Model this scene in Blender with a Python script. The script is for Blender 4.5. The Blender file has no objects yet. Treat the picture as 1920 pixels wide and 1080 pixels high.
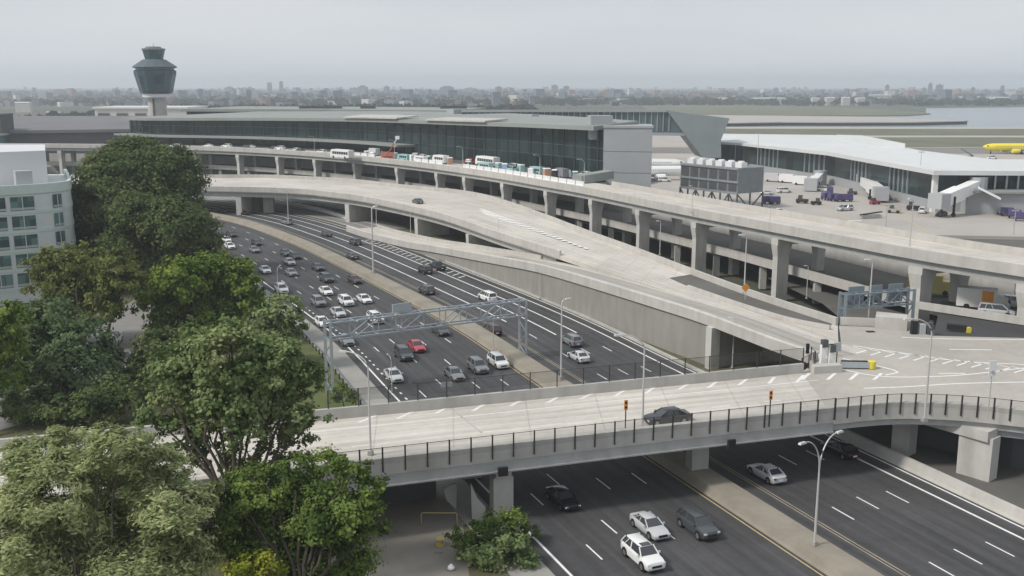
import bpy, math, random
import numpy as np
from mathutils import Vector
C0 = bpy.context
SC = C0.scene
COL = SC.collection
R = math.radians
random.seed(7)
rng = np.random.default_rng(11)

# ------------------------------------------------------------------ camera
F, HOR, CH = 1880.0, 159.0, 39.5            # focal length in 1920-px units, horizon row, eye height over the highway
TH = math.atan((540 - HOR) / F)
cam_d = bpy.data.cameras.new("camera")
cam = bpy.data.objects.new("camera", cam_d); COL.objects.link(cam)
cam.location = (0, 0, CH); cam.rotation_euler = (math.pi / 2 - TH, 0, 0)
cam_d.sensor_width = 36; cam_d.lens = 36 * F / 1920; cam_d.clip_start = 0.5; cam_d.clip_end = 40000
SC.camera = cam
# ------------------------------------------------------------------ world + sun
SUN_EL, SUN_AZ = R(46), R(-112)             # azimuth from +Y, clockwise: the sun stands to the left, a little behind
w = bpy.data.worlds.new("World"); SC.world = w; w.use_nodes = True
nt = w.node_tree; nt.nodes.clear()
wo = nt.nodes.new("ShaderNodeOutputWorld"); bg = nt.nodes.new("ShaderNodeBackground")
sky = nt.nodes.new("ShaderNodeTexSky"); sky.sky_type = 'NISHITA'; sky.sun_disc = False
sky.sun_elevation = SUN_EL; sky.sun_rotation = SUN_AZ
sky.air_density = 1.0; sky.dust_density = 6.0; sky.ozone_density = 1.0
hs = nt.nodes.new("ShaderNodeHueSaturation"); hs.inputs['Saturation'].default_value = 0.5
# thin high cloud veil: grey, soft-edged patches, darker overhead
tc = nt.nodes.new("ShaderNodeTexCoord"); sep = nt.nodes.new("ShaderNodeSeparateXYZ")
mp = nt.nodes.new("ShaderNodeMapping"); mp.inputs['Scale'].default_value = (1.2, 1.2, 7)
no = nt.nodes.new("ShaderNodeTexNoise"); no.inputs['Scale'].default_value = 1.6; no.inputs['Detail'].default_value = 4
cr = nt.nodes.new("ShaderNodeValToRGB")
cr.color_ramp.elements[0].position = 0.0; cr.color_ramp.elements[0].color = (7.2, 7.4, 7.65, 1)
cr.color_ramp.elements[1].position = 0.16; cr.color_ramp.elements[1].color = (4.7, 5.15, 5.65, 1)
e = cr.color_ramp.elements.new(0.5); e.color = (5.7, 6.1, 6.55, 1)
cl = nt.nodes.new("ShaderNodeValToRGB")
cl.color_ramp.elements[0].position = 0.3; cl.color_ramp.elements[0].color = (.90, .915, .935, 1)
cl.color_ramp.elements[1].position = 0.7; cl.color_ramp.elements[1].color = (1.09, 1.075, 1.065, 1)
mul = nt.nodes.new("ShaderNodeMixRGB"); mul.blend_type = 'MULTIPLY'; mul.inputs[0].default_value = 1
mx = nt.nodes.new("ShaderNodeMixRGB"); mx.inputs[0].default_value = 0.9
L = nt.links.new
L(tc.outputs['Generated'], sep.inputs[0]); L(tc.outputs['Generated'], mp.inputs[0]); L(mp.outputs[0], no.inputs[0])
L(sep.outputs[2], cr.inputs[0]); L(no.outputs[0], cl.inputs[0])
L(cr.outputs[0], mul.inputs[1]); L(cl.outputs[0], mul.inputs[2])
L(sky.outputs[0], hs.inputs['Color']); L(hs.outputs[0], mx.inputs[1]); L(mul.outputs[0], mx.inputs[2])
L(mx.outputs[0], bg.inputs['Color']); L(bg.outputs[0], wo.inputs['Surface'])
bg.inputs['Strength'].default_value = 0.1
sd = bpy.data.lights.new("sun", 'SUN'); sd.energy = 2.3; sd.angle = R(9); sd.color = (1.0, 0.955, 0.89)
sun = bpy.data.objects.new("sun", sd); COL.objects.link(sun)
to_sun = Vector((math.sin(SUN_AZ) * math.cos(SUN_EL), math.cos(SUN_AZ) * math.cos(SUN_EL), math.sin(SUN_EL)))
sun.rotation_euler = to_sun.to_track_quat('Z', 'Y').to_euler()
vs = SC.view_settings
vs.view_transform = 'Standard'; vs.look = 'None'; vs.gamma = 1; vs.use_curve_mapping = False; vs.exposure = 0.22
SC.cycles.max_bounces = 6; SC.cycles.diffuse_bounces = 3; SC.cycles.glossy_bounces = 2
SC.cycles.transparent_max_bounces = 12; SC.cycles.volume_bounces = 1
SC.cycles.use_denoising = True

# ------------------------------------------------------------------ pixel -> place
def ray(px, py):
    a = (px - 960) / F; b = (540 - py) / F
    return Vector((a, math.cos(TH) + b * math.sin(TH), -math.sin(TH) + b * math.cos(TH)))
def at(px, py, z=0.0):                      # where the sight line meets height z
    r = ray(px, py); t = (z - CH) / r.z
    return Vector((r.x * t, r.y * t, z))
def far(px, py, Y):                         # where it meets distance Y
    r = ray(px, py); t = Y / r.y
    return Vector((r.x * t, Y, CH + r.z * t))

# ------------------------------------------------------------------ materials
def mat(name, col, rough=0.8, metal=0.0, var=0.0, vscale=1.0, col2=None, spec=0.3, bump=0.0, bscale=20, streak=0, coat=0, detail=5, coords='Object'):
    m = bpy.data.materials.new(name); m.use_nodes = True
    t = m.node_tree; b = t.nodes['Principled BSDF']; l = t.links.new
    b.inputs['Base Color'].default_value = (*col, 1); b.inputs['Roughness'].default_value = rough
    b.inputs['Metallic'].default_value = metal; b.inputs['Specular IOR Level'].default_value = spec
    if coat: b.inputs['Coat Weight'].default_value = coat; b.inputs['Coat Roughness'].default_value = .05
    if var or col2 or streak or bump:
        g = t.nodes.new("ShaderNodeNewGeometry") if coords == 'World' else t.nodes.new("ShaderNodeTexCoord")
        src = g.outputs['Position'] if coords == 'World' else g.outputs['Object']
    if var or col2:
        n1 = t.nodes.new("ShaderNodeTexNoise"); n1.inputs['Scale'].default_value = vscale; n1.inputs['Detail'].default_value = detail; n1.inputs['Roughness'].default_value = .65
        l(src, n1.inputs['Vector'])
        rp = t.nodes.new("ShaderNodeValToRGB")
        a = col; c = col2 if col2 else tuple(min(1, x * (1 + var)) for x in col)
        if not col2: a = tuple(x * (1 - var) for x in col)
        rp.color_ramp.elements[0].position = .3; rp.color_ramp.elements[0].color = (*a, 1)
        rp.color_ramp.elements[1].position = .7; rp.color_ramp.elements[1].color = (*c, 1)
        l(n1.outputs[0], rp.inputs[0]); out = rp.outputs[0]
        if streak:                          # rain streaks: noise stretched along Z
            mpn = t.nodes.new("ShaderNodeMapping"); mpn.inputs['Scale'].default_value = (.55, .55, .10)
            n2 = t.nodes.new("ShaderNodeTexNoise"); n2.inputs['Scale'].default_value = 1.4; n2.inputs['Detail'].default_value = 6
            l(src, mpn.inputs[0]); l(mpn.outputs[0], n2.inputs['Vector'])
            r2 = t.nodes.new("ShaderNodeValToRGB")
            r2.color_ramp.elements[0].position = .35; k = 1 - streak; r2.color_ramp.elements[0].color = (k, k, k * .98, 1)
            r2.color_ramp.elements[1].position = .62; r2.color_ramp.elements[1].color = (1, 1, 1, 1)
            l(n2.outputs[0], r2.inputs[0])
            mm = t.nodes.new("ShaderNodeMixRGB"); mm.blend_type = 'MULTIPLY'; mm.inputs[0].default_value = 1
            l(out, mm.inputs[1]); l(r2.outputs[0], mm.inputs[2]); out = mm.outputs[0]
        l(out, b.inputs['Base Color'])
    if bump:
        n3 = t.nodes.new("ShaderNodeTexNoise"); n3.inputs['Scale'].default_value = bscale; n3.inputs['Detail'].default_value = 4
        bp = t.nodes.new("ShaderNodeBump"); bp.inputs['Strength'].default_value = bump; bp.inputs['Distance'].default_value = .05
        l(src, n3.inputs['Vector']); l(n3.outputs[0], bp.inputs['Height']); l(bp.outputs[0], b.inputs['Normal'])
    return m
def road_mat(name, col, wear, joints):
    """road surface: world-space blotches, tyre-polished wheel paths and streaks along the 'run' attribute, slab joints across it"""
    m = bpy.data.materials.new(name); m.use_nodes = True
    t = m.node_tree; b = t.nodes['Principled BSDF']; l = t.links.new; N = t.nodes.new
    b.inputs['Roughness'].default_value = .86; b.inputs['Specular IOR Level'].default_value = .3
    g = N("ShaderNodeNewGeometry"); a = N("ShaderNodeAttribute"); a.attribute_name = 'run'
    def noise(src, sc, det=6, mp=None):
        n = N("ShaderNodeTexNoise"); n.inputs['Scale'].default_value = sc; n.inputs['Detail'].default_value = det; n.inputs['Roughness'].default_value = .62
        if mp: q = N("ShaderNodeMapping"); q.inputs['Scale'].default_value = mp; l(src, q.inputs[0]); src = q.outputs[0]
        l(src, n.inputs['Vector']); return n.outputs[0]
    def rng_(src, a0, a1, b0, b1):
        r = N("ShaderNodeMapRange"); r.inputs[1].default_value = a0; r.inputs[2].default_value = a1; r.inputs[3].default_value = b0; r.inputs[4].default_value = b1; l(src, r.inputs[0]); return r.outputs[0]
    def mth(op, x, y=None, k=None):
        q = N("ShaderNodeMath"); q.operation = op; l(x, q.inputs[0])
        if y is not None: l(y, q.inputs[1])
        if k is not None: q.inputs[1].default_value = k
        return q.outputs[0]
    sp = N("ShaderNodeSeparateXYZ"); l(a.outputs['Vector'], sp.inputs[0])
    blot = rng_(noise(g.outputs['Position'], .07), .3, .7, 1 - wear, 1 + wear)
    fine = rng_(noise(g.outputs['Position'], 1.3, 8), .3, .7, 1 - wear * .5, 1 + wear * .5)
    strk = rng_(noise(a.outputs['Vector'], 1.0, 5, (1.6, .035, 1)), .3, .7, 1 - wear * 1.1, 1 + wear * 1.1)
    wp = mth('COSINE', mth('MULTIPLY', sp.outputs[0], k=2 * math.pi / 1.8)); wp = rng_(wp, -1, 1, 1 + wear * .45, 1 - wear * .45)
    # patches: one tone per lane and 23 m of run
    sn = N("ShaderNodeVectorMath"); sn.operation = 'SNAP'; sn.inputs[1].default_value = (3.6, 23, 1); l(a.outputs['Vector'], sn.inputs[0])
    wn = N("ShaderNodeTexWhiteNoise"); l(sn.outputs[0], wn.inputs['Vector']); pt = rng_(wn.outputs[0], 0, 1, 1 - wear * .45, 1 + wear * .45)
    f = mth('MULTIPLY', mth('MULTIPLY', blot, fine), mth('MULTIPLY', mth('MULTIPLY', strk, wp), pt))
    if joints:
        md = mth('FRACT', mth('MULTIPLY', sp.outputs[1], k=1 / 7.5)); jn_ = rng_(mth('LESS_THAN', md, k=.022), 0, 1, 1, 1 - joints); f = mth('MULTIPLY', f, jn_)
    mx_ = N("ShaderNodeMixRGB"); mx_.blend_type = 'MULTIPLY'; mx_.inputs[0].default_value = 1; mx_.inputs[1].default_value = (*col, 1)
    l(f, mx_.inputs[2]); l(mx_.outputs[0], b.inputs['Base Color'])
    bp = N("ShaderNodeBump"); bp.inputs['Strength'].default_value = .12; bp.inputs['Distance'].default_value = .04; l(noise(g.outputs['Position'], 6, 3), bp.inputs['Height']); l(bp.outputs[0], b.inputs['Normal'])
    return m
M = {}
M['deck'] = road_mat('deck_concrete', (.525, .49, .44), .14, .17)
M['deckdark'] = road_mat('worn_deck_concrete', (.36, .34, .31), .12, .12)
M['fascia'] = mat('fascia_concrete', (.50, .48, .45), .9, var=.10, vscale=.22, streak=.10, coords='World')
M['greycon'] = mat('grey_concrete', (.47, .455, .43), .9, var=.12, vscale=.2, streak=.12, coords='World')
M['wallcon'] = mat('wall_concrete', (.30, .29, .265), .9, var=.07, vscale=.15, streak=.12, coords='World')
M['column'] = mat('column_concrete', (.56, .545, .515), .9, var=.07, vscale=.5, streak=.15, coords='World')
M['median'] = mat('median_concrete', (.28, .252, .205), .92, var=.16, vscale=.25, coords='World')
M['asphalt'] = road_mat('asphalt', (.068, .067, .069), .20, .0)
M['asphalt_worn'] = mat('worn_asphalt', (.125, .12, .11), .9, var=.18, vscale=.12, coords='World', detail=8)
M['shoulder'] = mat('shoulder_concrete', (.31, .30, .275), .92, var=.12, vscale=.3, coords='World')
M['white'] = mat('white_road_paint', (.78, .77, .74), .7, var=.08, vscale=2, coords='World')
M['yellow'] = mat('yellow_road_paint', (.55, .42, .20), .7, var=.12, vscale=1.5, coords='World')
M['ground'] = mat('soil_and_grass', (.075, .085, .035), .95, col2=(.16, .14, .09), vscale=.12, coords='World')
M['land'] = mat('far_land', (.05, .065, .04), .95, col2=(.12, .115, .09), vscale=.006, coords='World')
M['grass'] = mat('mown_grass', (.07, .10, .03), .95, col2=(.13, .14, .055), vscale=.3, coords='World')
M['field'] = mat('infield_grass', (.10, .112, .07), .95, col2=(.165, .16, .10), vscale=.02, coords='World')
M['paving'] = mat('dusty_paving', (.22, .20, .17), .95, col2=(.30, .275, .24), vscale=.2, coords='World')
M['street'] = mat('street_asphalt', (.24, .23, .215), .92, var=.1, vscale=.3, coords='World')
M['apron'] = mat('apron_concrete', (.40, .37, .34), .9, var=.10, vscale=.05, coords='World')
M['taxiway'] = mat('taxiway_asphalt', (.20, .19, .175), .9, var=.12, vscale=.03, coords='World')
M['water'] = mat('bay_water', (.20, .24, .25), .22, var=.1, vscale=.004, spec=.5, bump=.3, bscale=.15, coords='World')
M['steel'] = mat('galvanised_steel', (.46, .50, .53), .45, .55, var=.08, vscale=1)
M['bluesteel'] = mat('blue_grey_steel', (.25, .30, .33), .5, .3, var=.1, vscale=1)
M['pole'] = mat('pale_pole_metal', (.60, .59, .57), .5, .3)
M['fence'] = mat('dark_fence_metal', (.05, .048, .047), .6, .3)
M['dark'] = mat('dark_rubber', (.02, .02, .02), .8)
M['girder'] = mat('girder_paint', (.42, .42, .415), .6, .1, var=.06, vscale=.4, streak=.1, coords='World')
M['roof'] = mat('roof_membrane', (.27, .29, .275), .85, var=.1, vscale=.04, coords='World')
M['whiteroof'] = mat('white_roof_membrane', (.61, .625, .62), .6, var=.05, vscale=.05, coords='World')
M['panel'] = mat('grey_panel', (.37, .385, .395), .6, .1, var=.05, vscale=.2)
M['ribpanel'] = mat('ribbed_panel', (.34, .38, .405), .55, .2, var=.08, vscale=.5, streak=.1)
M['darkwall'] = mat('dark_cladding_and_shade', (.09, .095, .10), .6, var=.15, vscale=.15)  # cladding colour, also painted as shade on the walls under the bridges
M['greyroof'] = mat('grey_roof', (.17, .17, .18), .8, var=.1, vscale=.05)
M['mint'] = mat('mint_spandrel', (.57, .66, .62), .5, var=.05, vscale=.5)
M['hotelwhite'] = mat('hotel_white_panel', (.64, .67, .66), .6, var=.05, vscale=.3, streak=.06)
M['whitepaint'] = mat('white_paint', (.80, .80, .79), .4)
M['greypaint'] = mat('grey_paint', (.42, .43, .44), .5)
M['tealpaint'] = mat('teal_paint', (.16, .42, .42), .5)
M['redpaint'] = mat('red_paint', (.42, .09, .06), .5)
M['orange'] = mat('orange_sign_face', (.80, .33, .04), .5)
M['safety'] = mat('safety_yellow', (.72, .58, .06), .5)
M['purple'] = mat('purple_tarp', (.085, .07, .175), .7, var=.2, vscale=.8)
M['planeyellow'] = mat('yellow_aircraft_paint', (.85, .70, .03), .35, coat=.4)
M['bark'] = mat('bark', (.085, .07, .055), .95, var=.3, vscale=3)
M['rubble'] = mat('broken_concrete', (.33, .32, .30), .95, var=.2, vscale=1)
M['tyre'] = mat('tyre_rubber', (.018, .018, .018), .8)
M['rim'] = mat('alloy_rim', (.45, .45, .46), .35, .8)
M['lampglass'] = mat('lamp_lens', (.75, .75, .72), .15, spec=.6)
M['tail'] = mat('tail_lens', (.32, .015, .012), .2, spec=.6)
M['carglass'] = mat('car_glass', (.05, .056, .062), .06, spec=.7)
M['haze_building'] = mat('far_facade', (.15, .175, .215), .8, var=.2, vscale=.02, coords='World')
M['pale_building'] = mat('pale_far_facade', (.55, .53, .50), .8, var=.1, vscale=.02, coords='World')
M['brick_building'] = mat('brick_far_facade', (.26, .17, .14), .85, var=.2, vscale=.02, coords='World')

def glass(name, col, rough=.08, var=.35, cell=(4, 4, 4), spec=.6):
    m = bpy.data.materials.new(name); m.use_nodes = True
    t = m.node_tree; b = t.nodes['Principled BSDF']; l = t.links.new
    b.inputs['Roughness'].default_value = rough; b.inputs['Specular IOR Level'].default_value = spec
    g = t.nodes.new("ShaderNodeNewGeometry"); sn = t.nodes.new("ShaderNodeVectorMath"); sn.operation = 'SNAP'
    sn.inputs[1].default_value = cell
    wn = t.nodes.new("ShaderNodeTexWhiteNoise"); rp = t.nodes.new("ShaderNodeValToRGB")
    rp.color_ramp.elements[0].color = (*[c * (1 - var) for c in col], 1); rp.color_ramp.elements[1].color = (*[c * (1 + var) for c in col], 1)
    l(g.outputs['Position'], sn.inputs[0]); l(sn.outputs[0], wn.inputs['Vector']); l(wn.outputs[0], rp.inputs[0]); l(rp.outputs[0], b.inputs['Base Color'])
    return m
M['glass'] = glass('terminal_glass', (.022, .038, .038), .2, .6, (5, 5, 6), .32)
M['towerglass'] = glass('tower_glass', (.03, .075, .09), .12, .3, (3, 3, 4))
M['hotelglass'] = glass('hotel_glass', (.10, .165, .165), .08, .5, (1.3, 1.3, 1.7))
M['skyglass'] = glass('skybridge_glass', (.10, .15, .16), .2, .25, (3, 3, 10))

def objcol(name, rough, coat):
    m = bpy.data.materials.new(name); m.use_nodes = True
    t = m.node_tree; b = t.nodes['Principled BSDF']
    oi = t.nodes.new("ShaderNodeObjectInfo"); t.links.new(oi.outputs['Color'], b.inputs['Base Color'])
    b.inputs['Roughness'].default_value = rough; b.inputs['Coat Weight'].default_value = coat; b.inputs['Coat Roughness'].default_value = .06
    return m
M['paint'] = objcol('car_paint', .38, .6)
M['flat'] = objcol('painted_metal', .55, .0)

def mesh_sheet(name, col, alpha):
    m = bpy.data.materials.new(name); m.use_nodes = True
    t = m.node_tree; b = t.nodes['Principled BSDF']
    b.inputs['Base Color'].default_value = (*col, 1); b.inputs['Alpha'].default_value = alpha; b.inputs['Roughness'].default_value = .7
    return m
M['link'] = mesh_sheet('chain_link', (.45, .43, .40), .22)
M['linkdark'] = mesh_sheet('dark_chain_link', (.08, .08, .08), .24)

def leafmat(name, cA, cB, cC):
    m = bpy.data.materials.new(name); m.use_nodes = True
    t = m.node_tree; t.nodes.clear(); l = t.links.new
    out = t.nodes.new("ShaderNodeOutputMaterial")
    at_ = t.nodes.new("ShaderNodeAttribute"); at_.attribute_name = 'tone'
    g = t.nodes.new("ShaderNodeNewGeometry"); n = t.nodes.new("ShaderNodeTexNoise"); n.inputs['Scale'].default_value = .35; n.inputs['Detail'].default_value = 3
    l(g.outputs['Position'], n.inputs['Vector'])
    ad = t.nodes.new("ShaderNodeMath"); ad.operation = 'ADD'
    m1 = t.nodes.new("ShaderNodeMath"); m1.operation = 'MULTIPLY'; m1.inputs[1].default_value = .55
    l(at_.outputs['Fac'], m1.inputs[0]); l(m1.outputs[0], ad.inputs[0])
    m2 = t.nodes.new("ShaderNodeMapRange"); m2.inputs[1].default_value = .32; m2.inputs[2].default_value = .68; m2.inputs[4].default_value = .5
    l(n.outputs[0], m2.inputs[0]); l(m2.outputs[0], ad.inputs[1])
    rp = t.nodes.new("ShaderNodeValToRGB")
    rp.color_ramp.elements[0].position = .1; rp.color_ramp.elements[0].color = (*cA, 1)
    rp.color_ramp.elements[1].position = .95; rp.color_ramp.elements[1].color = (*cC, 1)
    e = rp.color_ramp.elements.new(.5); e.color = (*cB, 1)
    l(ad.outputs[0], rp.inputs[0])
    d = t.nodes.new("ShaderNodeBsdfDiffuse"); tr = t.nodes.new("ShaderNodeBsdfTranslucent")
    l(rp.outputs[0], d.inputs[0]); l(rp.outputs[0], tr.inputs[0])
    mx = t.nodes.new("ShaderNodeMixShader"); mx.inputs[0].default_value = .3
    l(d.outputs[0], mx.inputs[1]); l(tr.outputs[0], mx.inputs[2]); l(mx.outputs[0], out.inputs[0])
    return m

# ------------------------------------------------------------------ mesh builder
def V(p): return Vector(p) if len(p) == 3 else Vector((p[0], p[1], 0))
class MB:
    def __init__(s): s.v = []; s.f = []; s.m = []; s.run = {}
    def add(s, vs_, fs, mi=0):
        o = len(s.v); s.v += [tuple(p) for p in vs_]; s.f += [tuple(i + o for i in f) for f in fs]; s.m += [mi] * len(fs); return s
    def box(s, c, sz, rz=0.0, top=1.0, mi=0):               # c = centre of the base
        x, y, h = sz[0] / 2, sz[1] / 2, sz[2]; ca, sa = math.cos(rz), math.sin(rz)
        t = top if isinstance(top, tuple) else (top, top)
        q = []
        for k, (ax, ay) in enumerate([(-x, -y), (x, -y), (x, y), (-x, y)] * 2):
            if k > 3: ax *= t[0]; ay *= t[1]
            q.append((c[0] + ax * ca - ay * sa, c[1] + ax * sa + ay * ca, c[2] + (h if k > 3 else 0)))
        return s.add(q, [(3, 2, 1, 0), (4, 5, 6, 7), (0, 1, 5, 4), (1, 2, 6, 5), (2, 3, 7, 6), (3, 0, 4, 7)], mi)
    def beam(s, a, b, w_, h, mi=0, up=(0, 0, 1)):
        a, b = Vector(a), Vector(b); d = (b - a).normalized(); u = Vector(up)
        if abs(d.dot(u)) > .98: u = Vector((1, 0, 0))
        r = d.cross(u).normalized() * (w_ / 2); u = r.cross(d).normalized() * (h / 2)
        q = [p + sx * r + su * u for p in (a, b) for sx, su in ((-1, -1), (1, -1), (1, 1), (-1, 1))]
        return s.add(q, [(0, 1, 2, 3), (7, 6, 5, 4), (0, 4, 5, 1), (1, 5, 6, 2), (2, 6, 7, 3), (3, 7, 4, 0)], mi)
    def tube(s, pts, r, n=8, cap=True, mi=0):
        pts = [Vector(p) for p in pts]; rr = r if isinstance(r, (list, tuple)) else [r] * len(pts)
        q = []
        for i, p in enumerate(pts):
            d = (pts[min(i + 1, len(pts) - 1)] - pts[max(i - 1, 0)]).normalized()
            u = Vector((0, 0, 1)) if abs(d.z) < .95 else Vector((1, 0, 0))
            a = d.cross(u).normalized(); b = a.cross(d).normalized()
            for k in range(n):
                t = 2 * math.pi * k / n; q.append(p + (a * math.cos(t) + b * math.sin(t)) * rr[i])
        fs = [(i * n + k, i * n + (k + 1) % n, (i + 1) * n + (k + 1) % n, (i + 1) * n + k) for i in range(len(pts) - 1) for k in range(n)]
        if cap: fs += [tuple(range(n))[::-1], tuple(range((len(pts) - 1) * n, len(pts) * n))]
        return s.add(q, fs, mi)
    def lathe(s, c, prof, n=16, mi=0, ph=0.0):             # prof: (radius, z) from bottom to top
        q = [(c[0] + r * math.cos(ph + 2 * math.pi * k / n), c[1] + r * math.sin(ph + 2 * math.pi * k / n), c[2] + z) for r, z in prof for k in range(n)]
        fs = [(i * n + k, i * n + (k + 1) % n, (i + 1) * n + (k + 1) % n, (i + 1) * n + k) for i in range(len(prof) - 1) for k in range(n)]
        fs += [tuple(range(n))[::-1], tuple(range((len(prof) - 1) * n, len(prof) * n))]
        return s.add(q, fs, mi)
    def sweep(s, path, prof, mi=0, cap=True):              # prof: closed (right, up) outline carried along the path
        n = len(prof); q = []
        for p, nr in zip(path, normals(path)):
            for o, z in prof: q.append((p[0] + nr[0] * o, p[1] + nr[1] * o, p[2] + z))
        fs = [(i * n + k, (i + 1) * n + k, (i + 1) * n + (k + 1) % n, i * n + (k + 1) % n) for i in range(len(path) - 1) for k in range(n)]
        if cap: fs += [tuple(range(n)), tuple(range((len(path) - 1) * n, len(path) * n))[::-1]]
        return s.add(q, fs, mi)
    def ribbon(s, A, B, mi=0, dz=0.0):                     # open sheet between two equally long point lists
        n = len(A); q = [(p[0], p[1], p[2] + dz) for p in A] + [(p[0], p[1], p[2] + dz) for p in B]
        l_ = 0; o = len(s.v)
        for i in range(n):
            if i: l_ += math.hypot(A[i][0] - A[i - 1][0], A[i][1] - A[i - 1][1])
            s.run[o + i] = (0, l_); s.run[o + n + i] = (math.hypot(A[i][0] - B[i][0], A[i][1] - B[i][1]), l_)
        return s.add(q, [(i, n + i, n + i + 1, i + 1) for i in range(n - 1)], mi)
    def slab(s, A, B, t, mi=0):                            # closed slab of thickness t below the ribbon
        n = len(A); q = []; l_ = 0; o = len(s.v)
        for i, (p, r) in enumerate(zip(A, B)):
            if i: l_ += math.hypot(p[0] - A[i - 1][0], p[1] - A[i - 1][1])
            w_ = math.hypot(p[0] - r[0], p[1] - r[1]); s.run[o + 4 * i] = s.run[o + 4 * i + 3] = (0, l_); s.run[o + 4 * i + 1] = s.run[o + 4 * i + 2] = (w_, l_)
            q += [(p[0], p[1], p[2]), (r[0], r[1], r[2]), (r[0], r[1], r[2] - t), (p[0], p[1], p[2] - t)]
        fs = []
        for i in range(n - 1):
            a, b = i * 4, i * 4 + 4
            fs += [(a, a + 1, b + 1, b), (a + 1, a + 2, b + 2, b + 1), (a + 2, a + 3, b + 3, b + 2), (a + 3, a, b, b + 3)]
        fs += [(0, 3, 2, 1), tuple((n - 1) * 4 + k for k in range(4))]
        return s.add(q, fs, mi)
    def prism(s, poly, z0, z1, mi=0):
        n = len(poly); zz0 = z0 if isinstance(z0, (list, tuple)) else [z0] * n; zz1 = z1 if isinstance(z1, (list, tuple)) else [z1] * n
        q = [(p[0], p[1], a) for p, a in zip(poly, zz0)] + [(p[0], p[1], a) for p, a in zip(poly, zz1)]
        return s.add(q, [tuple(range(n))[::-1], tuple(range(n, 2 * n))] + [(k, (k + 1) % n, n + (k + 1) % n, n + k) for k in range(n)], mi)
    def sheet(s, poly, z, mi=0):
        return s.add([(p[0], p[1], z) for p in poly], [tuple(range(len(poly)))], mi)
    def quad(s, a, b, c, d, mi=0): return s.add([a, b, c, d], [(0, 1, 2, 3)], mi)
    def disc(s, c, r, n=16, axis='y', t=.02, mi=0):
        q = []
        for sg in (-1, 1):
            for k in range(n):
                a = 2 * math.pi * k / n; x, z = r * math.cos(a), r * math.sin(a)
                q.append((c[0] + x, c[1] + sg * t / 2, c[2] + z) if axis == 'y' else (c[0] + sg * t / 2, c[1] + x, c[2] + z))
        return s.add(q, [tuple(range(n)), tuple(range(n, 2 * n))[::-1]] + [(k, n + k, n + (k + 1) % n, (k + 1) % n) for k in range(n)], mi)
    def build(s, name, mats, parent=None, smooth=False, fix=True, local=False):
        me = bpy.data.meshes.new(name); off = Vector((0, 0, 0))
        if parent and not local:
            p = parent
            while p: off += p.location; p = p.parent
        me.from_pydata([tuple(Vector(v) - off) for v in s.v], [], s.f)
        for m in (mats if isinstance(mats, (list, tuple)) else [mats]): me.materials.append(M[m] if isinstance(m, str) else m)
        if s.run:
            a_ = me.attributes.new('run', 'FLOAT_VECTOR', 'POINT'); a_.data.foreach_set('vector', [c for i in range(len(s.v)) for c in (*s.run.get(i, (0, 0)), 0)])
        if len(me.materials) > 1: me.polygons.foreach_set('material_index', s.m)
        if fix:
            import bmesh
            bm = bmesh.new(); bm.from_mesh(me); bmesh.ops.recalc_face_normals(bm, faces=bm.faces); bm.to_mesh(me); bm.free()
        if smooth:
            me.polygons.foreach_set('use_smooth', [True] * len(me.polygons))
            if smooth is not True: me.set_sharp_from_angle(angle=R(smooth))
        me.update()
        o = bpy.data.objects.new(name, me); COL.objects.link(o)
        if parent: o.parent = parent
        return o
def normals(path):
    out = []
    for i in range(len(path)):
        a, b = path[max(i - 1, 0)], path[min(i + 1, len(path) - 1)]
        dx, dy = b[0] - a[0], b[1] - a[1]; l = math.hypot(dx, dy) or 1
        out.append((dy / l, -dx / l))
    return out
def curve(pts, step=4.0):                                  # Catmull-Rom through the points, evenly resampled
    P_ = [V(p) for p in pts]; P_ = [2 * P_[0] - P_[1]] + P_ + [2 * P_[-1] - P_[-2]]; q = []
    for i in range(1, len(P_) - 2):
        a, b, c, d = P_[i - 1:i + 3]
        for k in range(16):
            t = k / 16
            q.append(.5 * ((2 * b) + (c - a) * t + (2 * a - 5 * b + 4 * c - d) * t * t + (3 * b - a - 3 * c + d) * t ** 3))
    q.append(P_[-2])
    return resample(q, step=step)
def resample(q, n=None, step=None):
    q = [Vector(p) for p in q]; cum = [0]
    for i in range(1, len(q)): cum.append(cum[-1] + (q[i] - q[i - 1]).length)
    if n is None: n = max(2, int(cum[-1] / step) + 1)
    out = []; j = 0
    for k in range(n):
        t = cum[-1] * k / (n - 1)
        while j < len(q) - 2 and cum[j + 1] < t: j += 1
        u = (t - cum[j]) / max(1e-9, cum[j + 1] - cum[j]); out.append(q[j].lerp(q[j + 1], u))
    return out
def offs(path, o, dz=0.0): return [Vector((p[0] + n[0] * o, p[1] + n[1] * o, p[2] + dz)) for p, n in zip(path, normals(path))]

# ------------------------------------------------------------------ naming helpers
def tag(o, label, cat, group=None):
    o['label'] = label; o['category'] = cat
    if group: o['group'] = group
    return o
def thing(name, label, cat, loc=(0, 0, 0), group=None, rz=0):
    o = bpy.data.objects.new(name, None); COL.objects.link(o); o.location = loc; o.rotation_euler = (0, 0, rz); o.empty_display_size = .5
    return tag(o, label, cat, group)
def struct(o, label=None):
    o['kind'] = 'structure'
    if label: o['label'] = label
    return o
def dup(root, loc, rz=0.0, label=None, scale=1.0, color=None, group=None):
    def cp(o, parent):
        c = o.copy(); COL.objects.link(c)
        if parent: c.parent = parent
        if color: c.color = (*color, 1)
        for ch in o.children: cp(ch, c)
        return c
    r = cp(root, None); r.location = loc; r.rotation_euler = (0, 0, rz); r.scale = (scale,) * 3 if not isinstance(scale, tuple) else scale
    if label: r['label'] = label
    if group: r['group'] = group
    return r
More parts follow.
